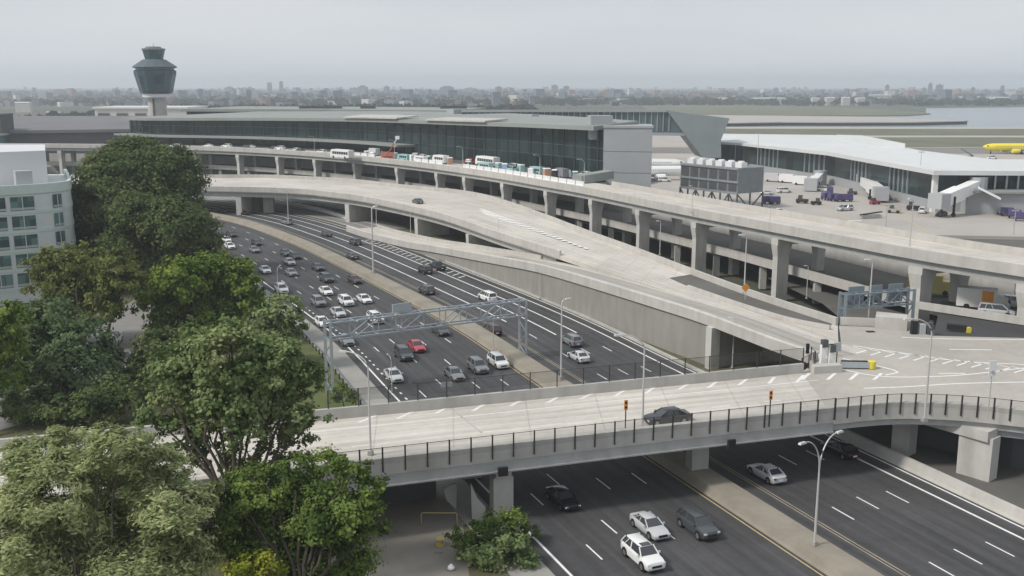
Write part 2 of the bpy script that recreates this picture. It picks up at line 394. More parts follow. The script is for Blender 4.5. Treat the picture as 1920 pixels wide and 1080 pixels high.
def put(proto, used, loc, rz, label, scale=1.0, color=None, group=None):   # the first placing moves the prototype itself
    if proto.name in used: return dup(proto, loc, rz, label, scale, color, group)
    used.add(proto.name); proto.location = loc; proto.rotation_euler = (0, 0, rz); proto.scale = (scale,) * 3 if not isinstance(scale, tuple) else scale
    proto['label'] = label
    if group: proto['group'] = group
    if color:
        for c in [proto] + list(proto.children_recursive): c.color = (*color, 1)
    return proto
USED = set()
# ================================================================== SETTING: ground, water, roads
def px(*pts, z=0.0): return [at(p[0], p[1], p[2] if len(p) > 2 else z) for p in pts]
RR = 14000
mb = MB(); mb.sheet([(RR * math.cos(2 * math.pi * k / 96), RR * math.sin(2 * math.pi * k / 96)) for k in range(96)], -.30)
struct(mb.build('ground', 'land'))
mb = MB(); mb.sheet([(-260, -60), (60, -60), (60, 120), (20, 200), (-60, 330), (-260, 420)], -.05)
struct(mb.build('verge', 'ground'))
# airport apron plateau with a low wall along its near rim
rim = [(-420, 470), (-60, 450), (20, 330), (62, 262), (100, 247), (140, 241.5), (420, 244), (900, 420), (700, 860), (430, 890), (260, 900), (-420, 900)]
mb = MB(); mb.prism(rim, -.25, 3.0)
apr = struct(mb.build('apron', 'apron'))
mk = MB()
for a_, b_ in (((80, 290), (210, 262)), ((105, 250), (118, 330)), ((150, 246), (138, 286)), ((66, 330), (112, 318)), ((180, 250), (196, 282)), ((92, 262), (98, 345))):
    a_, b_ = Vector((*a_, 3.012)), Vector((*b_, 3.012)); n_v = Vector((-(b_ - a_).y, (b_ - a_).x, 0)).normalized() * .16; mk.quad(a_ - n_v, a_ + n_v, b_ + n_v, b_ - n_v)
mk.build('lead_in_marking', 'yellow', apr)
mb = MB(); mb.sheet([(-100, 560), (130, 545), (310, 545), (800, 545), (760, 600), (150, 600), (-100, 610)], 3.006)
struct(mb.build('taxiway', 'taxiway'))
mb = MB(); mb.sheet([(120, 604), (760, 604), (700, 715), (150, 720)], 3.01); mb.sheet([(150, 745), (690, 740), (640, 850), (170, 862)], 3.01)
struct(mb.build('infield', 'field'))
mb = MB(); mb.sheet([(260, 904), (430, 893), (700, 863), (1500, 900), (2400, 1350), (2000, 2300), (1300, 2000), (715, 1760), (560, 1375), (282, 1350), (120, 1300), (60, 1010)], -.2)
struct(mb.build('bay', 'water'))
isl = px((1240, 217), (1400, 217), (1560, 216.5), (1700, 216), (1745, 213), (1720, 209), (1650, 205), (1500, 199), (1300, 197), (1200, 198), z=1)
mb = MB(); mb.prism([(p.x, p.y) for p in isl], -.2, 1.0)
struct(mb.build('island', 'field'))
# river pier of the runway: pale deck on a dark side
pr = [(205, 985), (268, 1010), (330, 1006), (405, 1012), (470, 1046), (455, 1075), (400, 1190), (200, 1260)]
mb = MB(); mb.prism(pr, 2.3, 3.2)
t = thing('runway_pier', 'long low runway deck on a dark pier out in the bay', 'pier', (300, 1010, -.2))
mb.build('deck', 'apron', t)
mb = MB(); mb.prism([(p[0] * .996 + 1.5, p[1] * .996 + 6) for p in pr], -.25, 2.29); mb.build('piling', 'dark', t)
far_shore = px((1100, 196), (1300, 195), (1500, 190), (1700, 186), (1900, 183), (1990, 190), z=0)

# ---- highway
HW = curve([(70, -22), (60.4, 0), (44.6, 37.8), (28.7, 75.9), (21.2, 94), (6, 130.6), (-5.8, 159.7), (-18.5, 186), (-41.5, 231), (-55.8, 257), (-75, 287), (-94, 309), (-122, 334), (-158, 358), (-205, 378)], 1.0)
def so(p):                                                 # station and offset of a point
    i = min(range(len(HW)), key=lambda k: (HW[k].x - p[0]) ** 2 + (HW[k].y - p[1]) ** 2)
    n = normals(HW[max(0, i - 1):i + 2])[1 if 0 < i < len(HW) - 1 else 0]
    return i, (p[0] - HW[i].x) * n[0] + (p[1] - HW[i].y) * n[1]
NRM = normals(HW)
def hw(s, o, z=0.0):
    s = max(0, min(len(HW) - 1.001, s)); i = int(s); u = s - i
    a = HW[i].lerp(HW[i + 1], u); n = NRM[i]
    return Vector((a.x + n[0] * o, a.y + n[1] * o, z))
def hdir(s):
    a = hw(s + 1, 0) - hw(s - 1, 0); return math.atan2(a.y, a.x)
def strip(mb, o0, o1, s0, s1, z, step=2.0, mi=0):
    n = max(2, int((s1 - s0) / step) + 1); ss = [s0 + (s1 - s0) * k / (n - 1) for k in range(n)]
    return mb.ribbon([hw(s, o0, z) for s in ss], [hw(s, o1, z) for s in ss], mi)
SE = len(HW) - 2
road = struct(strip(MB(), -23.2, -2.5, 0, SE, 0).build('highway_inbound', 'asphalt'))
road2 = struct(strip(MB(), .8, 20.4, 0, SE, 0).build('highway_outbound', 'asphalt'))
struct(strip(MB(), -26.6, -23.2, 0, SE, .004).build('shoulder', 'shoulder'))
def SY(y): return min(range(len(HW)), key=lambda k: abs(HW[k].y - y))
sB, sC, sD = SY(85), SY(115), SY(160)
mk = MB()
strip(mk, -22.1, -21.85, 0, SE, .012)
for ref, off in (((1133, 1053), None), ((1268, 1013), -11.0), ((1146, 919), -11.0), ((1209, 905), -7.2)):
    pass
s1, o1 = so(at(1133, 1053)); s2, o2 = so(at(1268, 1013)); s3, o3 = so(at(1209, 905))
for o_, s_ in ((o1, s1), (-14.75, s1 + 4), (o2, s2), (o3, s3)):
    k = s_ % 12.2
    while k < SE - 4:
        strip(mk, o_ - .07, o_ + .09, k, k + 3.05, .012, 1.0); k += 12.2
k = sC                                                   # small dots of the merge line beside the left edge
while k < sD + 40:
    strip(mk, -21.0, -20.75, k, k + .8, .012, .8); k += 2.4
mk.build('lane_marking', 'white', road)
strip(MB(), -3.02, -2.88, 0, SE, .012).build('edge_marking', 'yellow', road)
mk = MB()
a0, b0 = so(at(1788, 1080)); a1, b1 = so(at(1850.7, 1063)); a2, b2 = so(at(1906, 1045.7))
for o_, s_ in ((b0, a0), (b1, a1), (b2, a2)):
    k = s_ % 12.2
    while k < SE - 4:
        ln = 3.05 if k < sD - 8 else 12.3
        wd_ = .08 if k < sD - 8 else .14; strip(mk, o_ - wd_, o_ + wd_, k, k + ln, .012, 1.0); k += 12.2
strip(mk, 17.88, 18.16, 0, SE, .012); strip(mk, 19.8, 20.02, 0, SE, .012)
for s in range(SY(198), SY(250), 3):
    mk.quad(hw(s, 15.3, .012), hw(s + .4, 15.3, .012), hw(s + 1.8, 17.5, .012), hw(s + 1.4, 17.5, .012))
mk.build('lane_marking', 'white', road2)
mk = MB(); strip(mk, 3.22, 3.32, 0, SE, .012); strip(mk, 3.6, 3.7, 0, SE, .012); mk.build('edge_marking', mat('faded_yellow_line', (.40, .34, .24), .8, var=.2, vscale=.4, coords='World'), road2)
# median: broad cast concrete block with a sloped face to the inbound side
def loft(o_z, s0, s1, step=3):
    m_ = MB(); n = int((s1 - s0) / step) + 1; ss = [s0 + (s1 - s0) * k / (n - 1) for k in range(n)]; q = [hw(s, o, z) for s in ss for o, z in o_z]
    c = len(o_z); return m_.add(q, [(i * c + k, i * c + (k + 1) % c, (i + 1) * c + (k + 1) % c, (i + 1) * c + k) for i in range(n - 1) for k in range(c)] + [tuple(range(c)), tuple(range((n - 1) * c, n * c))])
t = thing('median_barrier', 'broad tan concrete median between the two carriageways', 'barrier', hw(sB, 0))
loft([(-2.55, -.02), (-2.35, .25), (-2.1, .85), (-.2, .9), (.5, .86), (.75, .3), (.8, -.02)], 0, SE).build('barrier_body', 'median', t)
t = thing('roadside_barrier', 'pale concrete barrier along the right edge of the outbound highway', 'barrier', hw(sB, 20.6))
loft([(20.4, -.02), (20.55, .3), (20.75, 1.15), (21.15, 1.15), (21.3, -.02)], 0, sC + 4).build('barrier_body', 'fascia', t)
t = thing('kerb_wall', 'low dark kerb at the foot of the grey retaining wall', 'kerb', hw(sD, 20.6))
loft([(20.4, -.02), (20.4, .35), (20.9, .35), (20.9, -.02)], sC + 8, SY(215)).build('kerb', 'greycon', t)
slip = struct(strip(MB(), 21.6, 35, SY(262), SE - 40, -.01).build('slip_road', 'street'))
mk = MB()
for o_ in (22.2, 25.8, 29.4, 33.6): strip(mk, o_ - .12, o_ + .12, SY(262), SE - 42, .004)
mk.build('lane_marking', 'white', slip)
# guard rail on the left verge
t = thing('guardrail', 'low steel guardrail on short posts beside the left shoulder', 'guardrail', hw(sC + 20, -26.8))
g = MB(); g.sweep([hw(s, -26.8, .5) for s in np.arange(sC, sD + 60, 3.0)], [(-.04, 0), (.06, .08), (-.02, .16), (.06, .24), (-.04, .32)]); g.build('rail', 'steel', t)
for s in np.arange(sC, sD + 58, 2.4)[:60]: MB().box(hw(s, -26.95), (.14, .14, .75), hdir(s)).build('post', 'fence', t)

# ---- local streets on the left and the paved area under the bridge
cs = curve([(-66, 230), (-65, 175), (-62, 155), (-60, 135), (-66, 112), (-95, 98)], 3)
struct(MB().ribbon(offs(cs, -5.5, .0), offs(cs, 5.5, .0)).build('local_street', 'street'))
struct(MB().sheet(px((560, 1080), (620, 985), (690, 950), (700, 905), (900, 905), (900, 965), (868, 985), (880, 1080), (880, 1200), (500, 1200)), -.02).build('paved_yard', 'paving'))
gp = [hw(s, -26.7, -.03) for s in range(sC, sD + 8, 3)]
struct(MB().ribbon(gp, [p + Vector((-9, -3, 0)) for p in gp]).build('grass_verge', 'grass'))
gp = [hw(s, -26.4, -.01) for s in range(20, sB - 2, 3)]
struct(MB().ribbon(gp, [p + Vector((-5.2, -1.5, 0)) for p in gp]).build('grass_bank', 'grass'))

# ================================================================== OVERPASS in front
PAR = [(-.22, 0), (.22, 0), (.2, 1.12), (-.2, 1.12)]
near = curve([(-84, 60), (-50, 70.5), (-30, 76.6), (-11, 82.8), (0, 86.4), (11, 90), (21.8, 93.4), (32.5, 96.7)], 2)
farE = curve([(-90, 75), (-42.8, 88.6), (-18.7, 96.1), (-3.4, 101), (14.2, 106.7), (33.8, 112.9)], 2)
n_ = 60; nearR, farR = resample(near, n_), resample(farE, n_)
for q in (nearR, farR):
    for p in q: p.z = 6.6
ov = thing('overpass', 'pale concrete road bridge crossing the highway in the foreground', 'bridge', (0, 90, 0))
MB().slab(nearR, farR, .55).build('deck', 'deck', ov)
g = MB(); g.sweep(offs(nearR, .0, -1.62), [(-.55, .15), (.0, .15), (.0, 1.04), (-.55, 1.04)]); g.sweep(offs(nearR, .0, -1.62), [(-.75, 0), (.22, 0), (.22, .14), (-.75, .14)])
for o in (-4, -7.5, -11): g.sweep(offs(nearR, o, -1.6), [(-.3, 0), (.3, 0), (.3, 1.03), (-.3, 1.03)])
g.build('girder', 'girder', ov)
MB().sweep(offs(nearR, -.18, -.56), [(-.12, .57), (.2, 0), (.24, 0), (.24, 1.55), (-.12, 1.66)]).build('parapet', 'greycon', ov)
MB().sweep(offs(farR, .25, .01), PAR).build('parapet', 'greycon', ov)
for c_, rz in (((930, 985), .31), ((1352, 912), .31)):
    p = at(c_[0], c_[1], 0)
for base, ln in ((at(932, 972, 0) + Vector((.4, .3, 0)), 10.5), (hw(sB + 14, -.6), 11)):
    d = Vector((-.30, .95, 0)).normalized()
    for k in (0, 1): MB().box(base + d * (k * ln), (1.9, 1.4, 4.2), math.atan2(d.y, d.x) - math.pi / 2).build('pier', 'greycon', ov)
    MB().beam(base - d * .8 + Vector((0, 0, 4.55)), base + d * (ln + .8) + Vector((0, 0, 4.55)), 1.5, .8).build('pier_cap', 'greycon', ov)
MB().box(at(943, 886, 5.2) + Vector((0, .1, -.35)), (.9, .3, .8), .31).build('bearing_plate', 'dark', ov)
MB().box(at(1372, 836, 5.2) + Vector((0, .1, -.3)), (.8, .3, .9), .31).build('bearing_plate', 'dark', ov)
# far abutment wall of the left span, broken slabs under it
mk = MB()
for a, b in (((673, 792), (709, 777)), ((745, 785), (777, 770)), ((817, 775), (848, 759)), ((887, 770), (915, 754)), ((957, 761), (983, 748)), ((1027, 755), (1050, 742)),
             ((1088, 748), (1113, 737)), ((1153, 743), (1170, 732)), ((1210, 738), (1228, 725)), ((1273, 730), (1290, 720)), ((1328, 727), (1343, 716)), ((1385, 722), (1400, 711)), ((1442, 719), (1452, 707)), ((1494, 716), (1507, 703))):
    A, B = at(*a, 6.612), at(*b, 6.612); u = Vector((.5, .16, 0)); mk.quad(A - u * .5, A + u * .5, B + u * .5, B - u * .5)
mk.ribbon(offs(nearR, -2.4, .012), offs(nearR, -2.55, .012)); mk.ribbon(offs(farR, 3.4, .012), offs(farR, 3.55, .012))
for k in range(0, n_ - 2, 3):
    a, b = offs(nearR, -6.3, .012)[k:k + 2]; c = offs(nearR, -6.42, .012)[k:k + 2]; mk.quad(a, b, c[1], c[0])
mk.build('lane_marking', 'white', ov)
a, b = at(840, 762, 6.612), at(902, 812, 6.612); m_ = MB(); u = Vector((.16, .05, 0)); m_.quad(a, a + u, b + u, b); m_.build('deck_joint', 'greycon', ov)

# ================================================================== INTERCHANGE: junction deck, flyover, merging ramp
ZJ = 6.59
jn = curve([(32.5, 96.7), (36.5, 97.9), (40.5, 98.5), (46, 97.8), (52, 95.5), (58, 92), (66, 86), (80, 74), (100, 58)], 1.5)
for p in jn: p.z = ZJ
poly = [(p.x, p.y) for p in jn] + [(130, 90), (110, 128), (67.7, 129), (56.2, 130.2), (54, 134.2), (45.6, 136), (41, 120), (37.2, 117.6), (33.8, 112.9)]
jd = thing('interchange_deck', 'wide pale concrete junction deck joining the bridge and the ramps', 'bridge', (45, 110, 0))
MB().prism(poly, ZJ - .7, ZJ).build('deck', 'deck', jd)
MB().sweep(offs(jn, -.15, -.75), [(-.15, .76), (.22, 0), (.26, 0), (.26, 1.75), (-.15, 1.86)]).build('parapet', 'fascia', jd)
g = MB(); g.sweep(offs(jn, -.6, -1.5), [(-.35, 0), (.3, 0), (.3, .75), (-.35, .75)]); g.build('girder', 'girder', jd)
for b, s in (((47.9, 97.6), (3.4, 1.7, 4.6)), ((42.9, 104.2), (2.0, 1.7, 4.6)), ((62, 96), (2.4, 1.7, 4.8)), ((58, 106), (2.2, 1.7, 4.8))):
    MB().box((b[0], b[1], -.05), s, R(-50) if b[0] < 50 else R(-30), (1.02, 1.0)).build('pier', 'column', jd)
MB().beam((48.6, 96.4, 4.75), (41.8, 105.2, 4.75), 1.9, 1.1).build('pier_cap', 'column', jd)
MB().beam((63, 93.5, 5.1), (57, 108, 5.1), 1.9, 1.1).build('pier_cap', 'column', jd)
MB().box((51, 97.5, 4.3), (5.5, 1.2, 1.2), R(-22)).build('drainage_box', 'panel', jd)
MB().prism([(44.5, 108), (52.5, 99.8), (70, 90), (90, 72), (91, 73), (71, 91.5), (53.2, 101), (45.2, 108.8)], -.2, ZJ - .72).build('abutment', 'darkwall', jd)  # wall added to close the void, its dark colour paints the deck's shade
struct(MB().sheet([(34, 124), (47.5, 92), (66, 46), (110, 40), (95, 90), (60, 124)], -.03).build('shade_toned_ground', 'asphalt_worn'))  # ground coloured dark to stand in for shadow beneath the junction
mk = MB()
def line(mk, pts, wd, z):
    c = curve([(p.x, p.y, z) for p in px(*pts, z=z)], 1.0); mk.ribbon(offs(c, -wd / 2), offs(c, wd / 2))
for pts in (((1575, 692), (1660, 706), (1790, 704), (1920, 690)), ((1620, 728), (1700, 725), (1800, 719), (1930, 716)), ((1600, 648), (1680, 660), (1790, 676), (1930, 684)),
            ((1690, 632), (1760, 635), (1930, 637)), ((1580, 672), (1680, 695), (1660, 703)), ((1760, 700), (1810, 700)), ((1780, 655), (1860, 656))):
    line(mk, pts, .28, ZJ + .012)
for k in range(12):                                       # chevron band through the junction
    x = 1600 + k * 27; y = 651 + k * 3.3
    a, b, c = at(x, y, ZJ + .012), at(x + 26, y + 6, ZJ + .012), at(x + 6, y + 12, ZJ + .012)
    for p, q in ((a, b), (b, c)):
        n = Vector((0, .32, 0)); mk.quad(p, q, q + n, p + n)
for x in (1590, 1635, 1500, 1548):
    a, b = at(x, 712, ZJ + .012), at(x + 14, 700, ZJ + .012); u = Vector((.5, .1, 0)); mk.quad(a, a + u, b + u, b)
mk.build('lane_marking', 'white', jd)

An = curve([(-215, 306, 8.2), (-150, 309, 8.1), (-92, 308, 8), (-66, 304.5, 7.7), (-53.5, 295.4, 7.6), (-41.5, 284.5, 7.4), (-19.6, 253, 7.1), (-3.5, 220, 6.8), (7.8, 198, 6.58), (20, 171, 6.58), (29, 151, 6.58), (36, 133, 6.58), (40.6, 120.4, 6.58)], 2)
Af = curve([(-215, 344, 8.2), (-150, 346, 8.1), (-108, 347, 8), (-82, 347.5, 7.9), (-53, 335, 7.6), (-37.5, 321, 7.4), (-14.5, 303, 7.1), (-3, 282, 6.9), (7.4, 252, 6.8), (16.7, 222, 6.7), (24.6, 198, 6.66), (32, 174, 6.6), (38.5, 154, 6.58), (45.5, 136.2, 6.58)], 2)
na = 110; AnR, AfR = resample(An, na), resample(Af, na)
fl = thing('flyover_ramp', 'long curving pale flyover ramp running back from the junction', 'ramp', (0, 230, 0))
MB().slab(AnR, AfR, .8).build('deck', 'deck', fl)
tipi = min(range(na), key=lambda k: (AnR[k] - Vector((9, 196, 6.58))).length)
MB().sweep(offs(AnR[:tipi + 1], -.16, -.6), [(-.14, .6), (.2, 0), (.24, 0), (.24, 1.5), (-.14, 1.68)]).build('parapet', 'fascia', fl)
MB().sweep(offs(AfR, .2, .005), PAR).build('parapet', 'fascia', fl)
g = MB(); g.sweep(offs(AnR[:tipi], -1.2, -2.3), [(-.4, 0), (.25, 0), (.25, 1.5), (-.4, 1.5)]); g.sweep(offs(AnR[:tipi], -6, -2.1), [(-.4, 0), (.3, 0), (.3, 1.3), (-.4, 1.3)]); g.build('girder', 'girder', fl)
for x, y in ((-47, 296.2), (-19.6, 267.5), (-2.5, 239), (-82, 322), (-120, 318)):
    i = min(range(na), key=lambda k: (AnR[k].xy - Vector((x, y))).length); z = AnR[i].z - 2.3; nr = normals(AnR)[i]; rz = math.atan2(nr[1], nr[0])
    c = Vector((AnR[i].x - nr[0] * 5.5, AnR[i].y - nr[1] * 5.5, -.05))
    MB().box(c, (9.5, 1.7, z), rz, (1.04, 1)).build('pier', 'column', fl)
mk = MB(); h0, h1 = at(893, 392, 6.95), at(1105, 468, 6.8)
for k in range(26):
    a = h0.lerp(h1, k / 26); wd = 2.6 * (1 - k / 27) + .4; a.z += .02; u = Vector((.55, .3, 0)) * wd; v_ = Vector((.35, -.85, -.01)) * 1.9
    mk.quad(a - u, a + u, a + u + v_, a - u + v_)
mk.build('lane_marking', 'white', fl)
aw = px((1255, 521), (1305, 513), (1380, 538), (1470, 573), (1560, 604), (1556, 612), (1480, 601), (1400, 577), (1330, 553), z=6.67)
m_ = MB(); m_.sheet(aw, 6.675); m_.build('asphalt_patch', 'asphalt_worn', fl)
lw = curve(px((1290, 541, 6.6), (1330, 555, 6.6), (1400, 579, 6.6), (1480, 603, 6.6), (1556, 618, 6.6)), 2)
MB().sweep(lw, [(-.2, 0), (.2, 0), (.18, .6), (-.18, .6)]).build('lane_divider', 'fascia', fl)

Bo = curve([*[(at(*p).x, at(*p).y, p[2] + .6) for p in ((650, 434, .02), (690, 447, .1), (760, 464, .5), (800, 471, 1.2), (840, 478, 1.9), (870, 484, 2.5), (940, 497, 3.75), (1010, 511, 5.0), (1100, 537, 5.6), (1237, 580, 6), (1322, 608, 6))], (33.6, 124.6, 6.6), (37, 117.8, 6.6)], 2)
Bi = offs(Bo, -9.0)
br = thing('merging_ramp', 'pale ramp sloping down to the highway on a grey retaining wall', 'ramp', (0, 190, 0))
MB().slab(Bo, Bi, .55).build('deck', 'deck', br)
MB().sweep(offs(Bo, -.16, -.6), [(-.14, .6), (.2, 0), (.24, 0), (.24, 1.5), (-.14, 1.68)]).build('parapet', 'fascia', br)
ti = min(range(len(Bi)), key=lambda k: (Bi[k].xy - Vector((6.5, 201))).length)
MB().sweep(offs(Bi[:ti], .2, .005), [(-.2, 0), (.2, 0), (.2, .85), (-.2, .85)]).build('parapet', 'fascia', br)
wi = min(range(len(Bo)), key=lambda k: (Bo[k].xy - Vector((27.6, 138.6))).length)
m_ = MB(); A_ = offs(Bo[:wi + 1], -.25); q = []
for p in A_: q += [(p.x, p.y, -.1), (p.x, p.y, p.z - .55)]
m_.add(q, [(2 * k, 2 * k + 2, 2 * k + 3, 2 * k + 1) for k in range(len(A_) - 1)]); m_.build('retaining_wall', 'wallcon', br)
m_ = MB(); A_ = offs(Bi[:wi + 1], .2); q = []
for p in A_: q += [(p.x, p.y, -.1), (p.x, p.y, p.z - .55)]
m_.add(q, [(2 * k, 2 * k + 2, 2 * k + 3, 2 * k + 1) for k in range(len(A_) - 1)]); m_.build('retaining_wall', 'wallcon', br)
p = Bo[wi]; MB().box((p.x + .3, p.y - .3, -.05), (1.5, 1.3, p.z - .5), R(25)).build('pier', 'column', br)
MB().beam((p.x + .5, p.y - .2, 2.9), (p.x + 8.2, p.y + 4.2, 2.9), .7, 5.9).build('end_wall', 'wallcon', br)
m_ = MB(); b0_ = offs(Bo, -2.6, .008); b1_ = offs(Bo, -6.6, .008); i0 = ti - 6; m_.ribbon(b0_[i0:], b1_[i0:]); m_.build('worn_lane', 'deckdark', br)
m_ = MB(); m_.ribbon(offs(Bo, -2.3, .012), offs(Bo, -2.45, .012)); m_.build('lane_marking', 'white', br)

# ================================================================== VIADUCT of the terminal frontage
vc = [(112, 72), (98, 96), (85, 118), (72.5, 138.3), (62.3, 153.6), (48.6, 181.5), (37.3, 204.6), (28.3, 225), (18.4, 247.5), (8.2, 267), (-3.1, 288.2), (-14.7, 307), (-25.5, 323.5), (-39.8, 342.5), (-57.1, 363), (-75.1, 381.2), (-93, 396), (-112, 408.5), (-131, 418), (-160, 427.5), (-195, 434), (-240, 438), (-300, 440)]
vn = curve(vc, 2.5); ZV = 13.7
for p in vn: p.z = ZV
vw = [13.5] * len(vn)
vf = [Vector((p.x + .0, p.y, p.z)) for p in offs(vn, 13.5)] if normals(vn)[0][0] > 0 else [Vector(p) for p in offs(vn, 13.5)]
vd = thing('viaduct', 'long curved concrete viaduct on tall columns along the terminal front', 'viaduct', (20, 250, 0))
MB().slab(vn, vf, .75).build('deck', 'deck', vd)
MB().sweep(offs(vn, .15, -.75), [(.15, .76), (-.22, 0), (-.26, 0), (-.26, 1.7), (.15, 1.82)]).build('parapet', 'fascia', vd)
fe = [p for p in vf if p.y < 262]
MB().sweep(offs(fe, -.2, .005), PAR).build('parapet', 'fascia', vd)
for o in (.9, 5, 9, 12.6):
    MB().sweep(offs(vn, o, -2.0), [(-.3, 0), (.3, 0), (.3, 1.24), (-.3, 1.24)]).build('girder', 'girder', vd)
for x, y in vc[3:-1] + [(92, 106)]:
    i = min(range(len(vn)), key=lambda k: (vn[k].xy - Vector((x, y))).length); nr = normals(vn)[i]; rz = math.atan2(nr[1], nr[0])
    big = 1.45 if y < 160 else 1.0
    for o, ln in ((2.1, 3.4), (11.2, 2.4)):
        c = (vn[i].x + nr[0] * o, vn[i].y + nr[1] * o, -.05); m_ = MB()
        zt = 10.4; wd = 1.45 * big
        m_.box(c, (ln * .8, wd * .92, zt - 2), rz, (1.0, 1.0)); m_.box((c[0], c[1], zt - 2.05), (ln * .8, wd * .92, 2.2), rz, (1.3, 1.25))
        m_.build('column', 'column', vd)
    MB().beam((vn[i].x + nr[0] * .4, vn[i].y + nr[1] * .4, 11.15), (vn[i].x + nr[0] * 13.1, vn[i].y + nr[1] * 13.1, 11.15), 1.8 * big, 1.15).build('pier_cap', 'column', vd)
m_ = MB(); o1_, o2_ = offs(vn, 4.6, .012), offs(vn, 4.75, .012); o3, o4 = offs(vn, 8.8, .012), offs(vn, 8.95, .012)
for k in range(0, len(vn) - 2, 4): m_.quad(o1_[k], o1_[k + 1], o2_[k + 1], o2_[k]); m_.quad(o3[k], o3[k + 1], o4[k + 1], o4[k])
m_.ribbon(offs(vn, 1.0, .012), offs(vn, 1.15, .012)); m_.build('lane_marking', 'white', vd)
# lower terminal road behind the columns
lc = [p for p in vn if 150 < p.y < 436]; zz = [5.5 if p.y > 200 else 4.0 + 1.5 * (p.y - 150) / 50 for p in lc]
la, lb = offs(lc, 5.6), offs(lc, 22)
for p, q, z in zip(la, lb, zz): p.z = z; q.z = z
lr = thing('lower_terminal_road', 'lower roadway with a white parapet seen between the viaduct columns', 'viaduct', (30, 250, 0))
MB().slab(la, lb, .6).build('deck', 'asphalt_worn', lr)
MB().sweep(offs(la, .1, -.6), [(-.2, 0), (.2, 0), (.2, 1.7), (-.2, 1.7)]).build('parapet', 'fascia', lr)
m_ = MB(); A_ = [Vector((p.x, p.y, 0)) for p in offs(lc, 22.3)]; m_.sweep(A_, [(0, -.1), (.4, -.1), (.4, 9.0), (0, 9.0)]); m_.build('back_wall', 'greycon', lr)
m_ = MB()
for p in offs(lc, 6.6)[::6]: MB().box((p.x, p.y, -.05), (1.2, 1.2, 4.4), 0).build('pier', 'greycon', lr)
struct(MB().sheet([(52, 128.6), (120, 128.3), (150, 238), (62, 258), (46, 222), (54, 170)], 2.2).build('service_road', 'asphalt_worn'))
struct(MB().prism([(56.5, 130.4), (68, 129.3), (128, 128.6), (135, 165), (70, 160)], 2.3, [ZJ - .1, ZJ - .1, ZJ - .1, 5.0, 5.0]).build('underpass_road', 'asphalt'))
# ================================================================== TERMINAL
fc = curve([(-177, 471), (-157, 455), (-106, 437), (-55, 401), (-15, 349), (7, 321), (26.5, 289)], 3)
nf = len(fc)
def zr(k): return 23.6 + 3.2 * (k / (nf - 1))
te = thing('terminal', 'long dark glass terminal with a thin pale roof above the viaduct', 'terminal building', (-60, 420, 3))
m_ = MB(); q = []
for k, p in enumerate(fc): q += [(p.x, p.y, 2.5), (p.x, p.y, zr(k))]
m_.add(q, [(2 * k, 2 * k + 2, 2 * k + 3, 2 * k + 1) for k in range(nf - 1)]); m_.build('glass_wall', 'glass', te)
m_ = MB(); e0, e1 = offs(fc, .25), offs(fc, .05)
for k in range(0, nf - 1, 2):
    m_.beam((e0[k].x, e0[k].y, 14), (e0[k].x, e0[k].y, zr(k)), .22, .3)
for zz_ in (18.0, 21.5): m_.sweep([Vector((p.x, p.y, zz_)) for p in e1], [(-.05, 0), (.12, 0), (.12, .18), (-.05, .18)])
m_.build('mullion', mat('dark_mullion', (.07, .09, .095), .5), te)
front = offs(fc, 4.0); NF = normals(fc); back = []
for k in range(nf):
    front[k].z = zr(k) + 1.2; dp = 12 + 60 * min(1, (1 - k / (nf - 1)) / .55); back.append(Vector((fc[k].x - NF[k][0] * dp, fc[k].y - NF[k][1] * dp, zr(k) + 2.4)))
back = resample([back[k] for k in (0, nf // 3, nf // 2, 2 * nf // 3, 5 * nf // 6, nf - 1)], nf)
MB().slab(front, back, 1.2).build('roof', 'roof', te)
m_ = MB(); A_ = [p for p in offs(fc, 8.5)][: int(nf * .62)]
for p in A_: p.z = 17.6
B_ = offs(fc, .3)[: int(nf * .62)]
for p in B_: p.z = 17.6
m_.slab(A_, B_, .7); m_.build('canopy', 'roof', te)
m_ = MB(); fd = [Vector((p.x, p.y, 13.6)) for p in offs(fc, .2)]
vfr = resample([p for p in vf if 262 < p.y and p.x > -190][::-1], nf)
for p in vfr: p.z = 13.6
m_.slab(fd, vfr, .7); m_.build('kerbside_deck', 'asphalt_worn', te)
# roof lips and plant on the terminal roof
for a, b, zz_ in ((.46, .60, 1.3), (.66, .80, 1.0)):
    i, j = int(nf * a), int(nf * b); P_ = offs(fc, 4.8)[i:j]; Q_ = offs(fc, -5)[i:j]
    for k, (p, q_) in enumerate(zip(P_, Q_)): p.z = zr(i + k) + 1.25 + zz_ * .5; q_.z = zr(i + k) + 1.3 + zz_
    MB().slab(P_, Q_, .5).build('roof_lip', 'fascia', te)
m_ = MB()
for px_, py_, D_, sz in ((690, 214, 428, (14, 6, 2)), (740, 213, 420, (9, 6, 2.4)), (945, 222, 372, (4, 4, 3)), (990, 222, 366, (6, 4, 2.6)), (858, 209, 440, (7, 7, 4)), (1000, 215, 378, (3, 3, 3))):
    p = far(px_, py_ + 4, D_); MB().box((p.x, p.y, p.z - 2), sz, .5).build('roof_plant', 'panel', te)
t2 = thing('terminal_hall', 'long low rear terminal hall with a thin pale roof edge behind the main roof', 'terminal building', (-120, 520, 3))
hb = [far(350, 215, 545), far(620, 215, 530), far(860, 215, 505)]
q_ = [(p.x, p.y) for p in hb] + [(p.x + 10, p.y + 60) for p in hb[::-1]]
MB().prism(q_, 3, 25.6).build('wall', 'darkwall', t2)
MB().prism([(p.x - 2, p.y - 3) for p in hb] + [(p.x + 12, p.y + 62) for p in hb[::-1]], 25.6, 27.0).build('roof', 'roof', t2)
m_ = MB()
for px_, w_ in ((590, 16), (625, 9), (690, 8), (850, 14)): p = far(px_, 200, 548); MB().box((p.x, p.y, 26.9), (w_, 6, 1.6), .1).build('roof_plant', 'darkwall', t2)
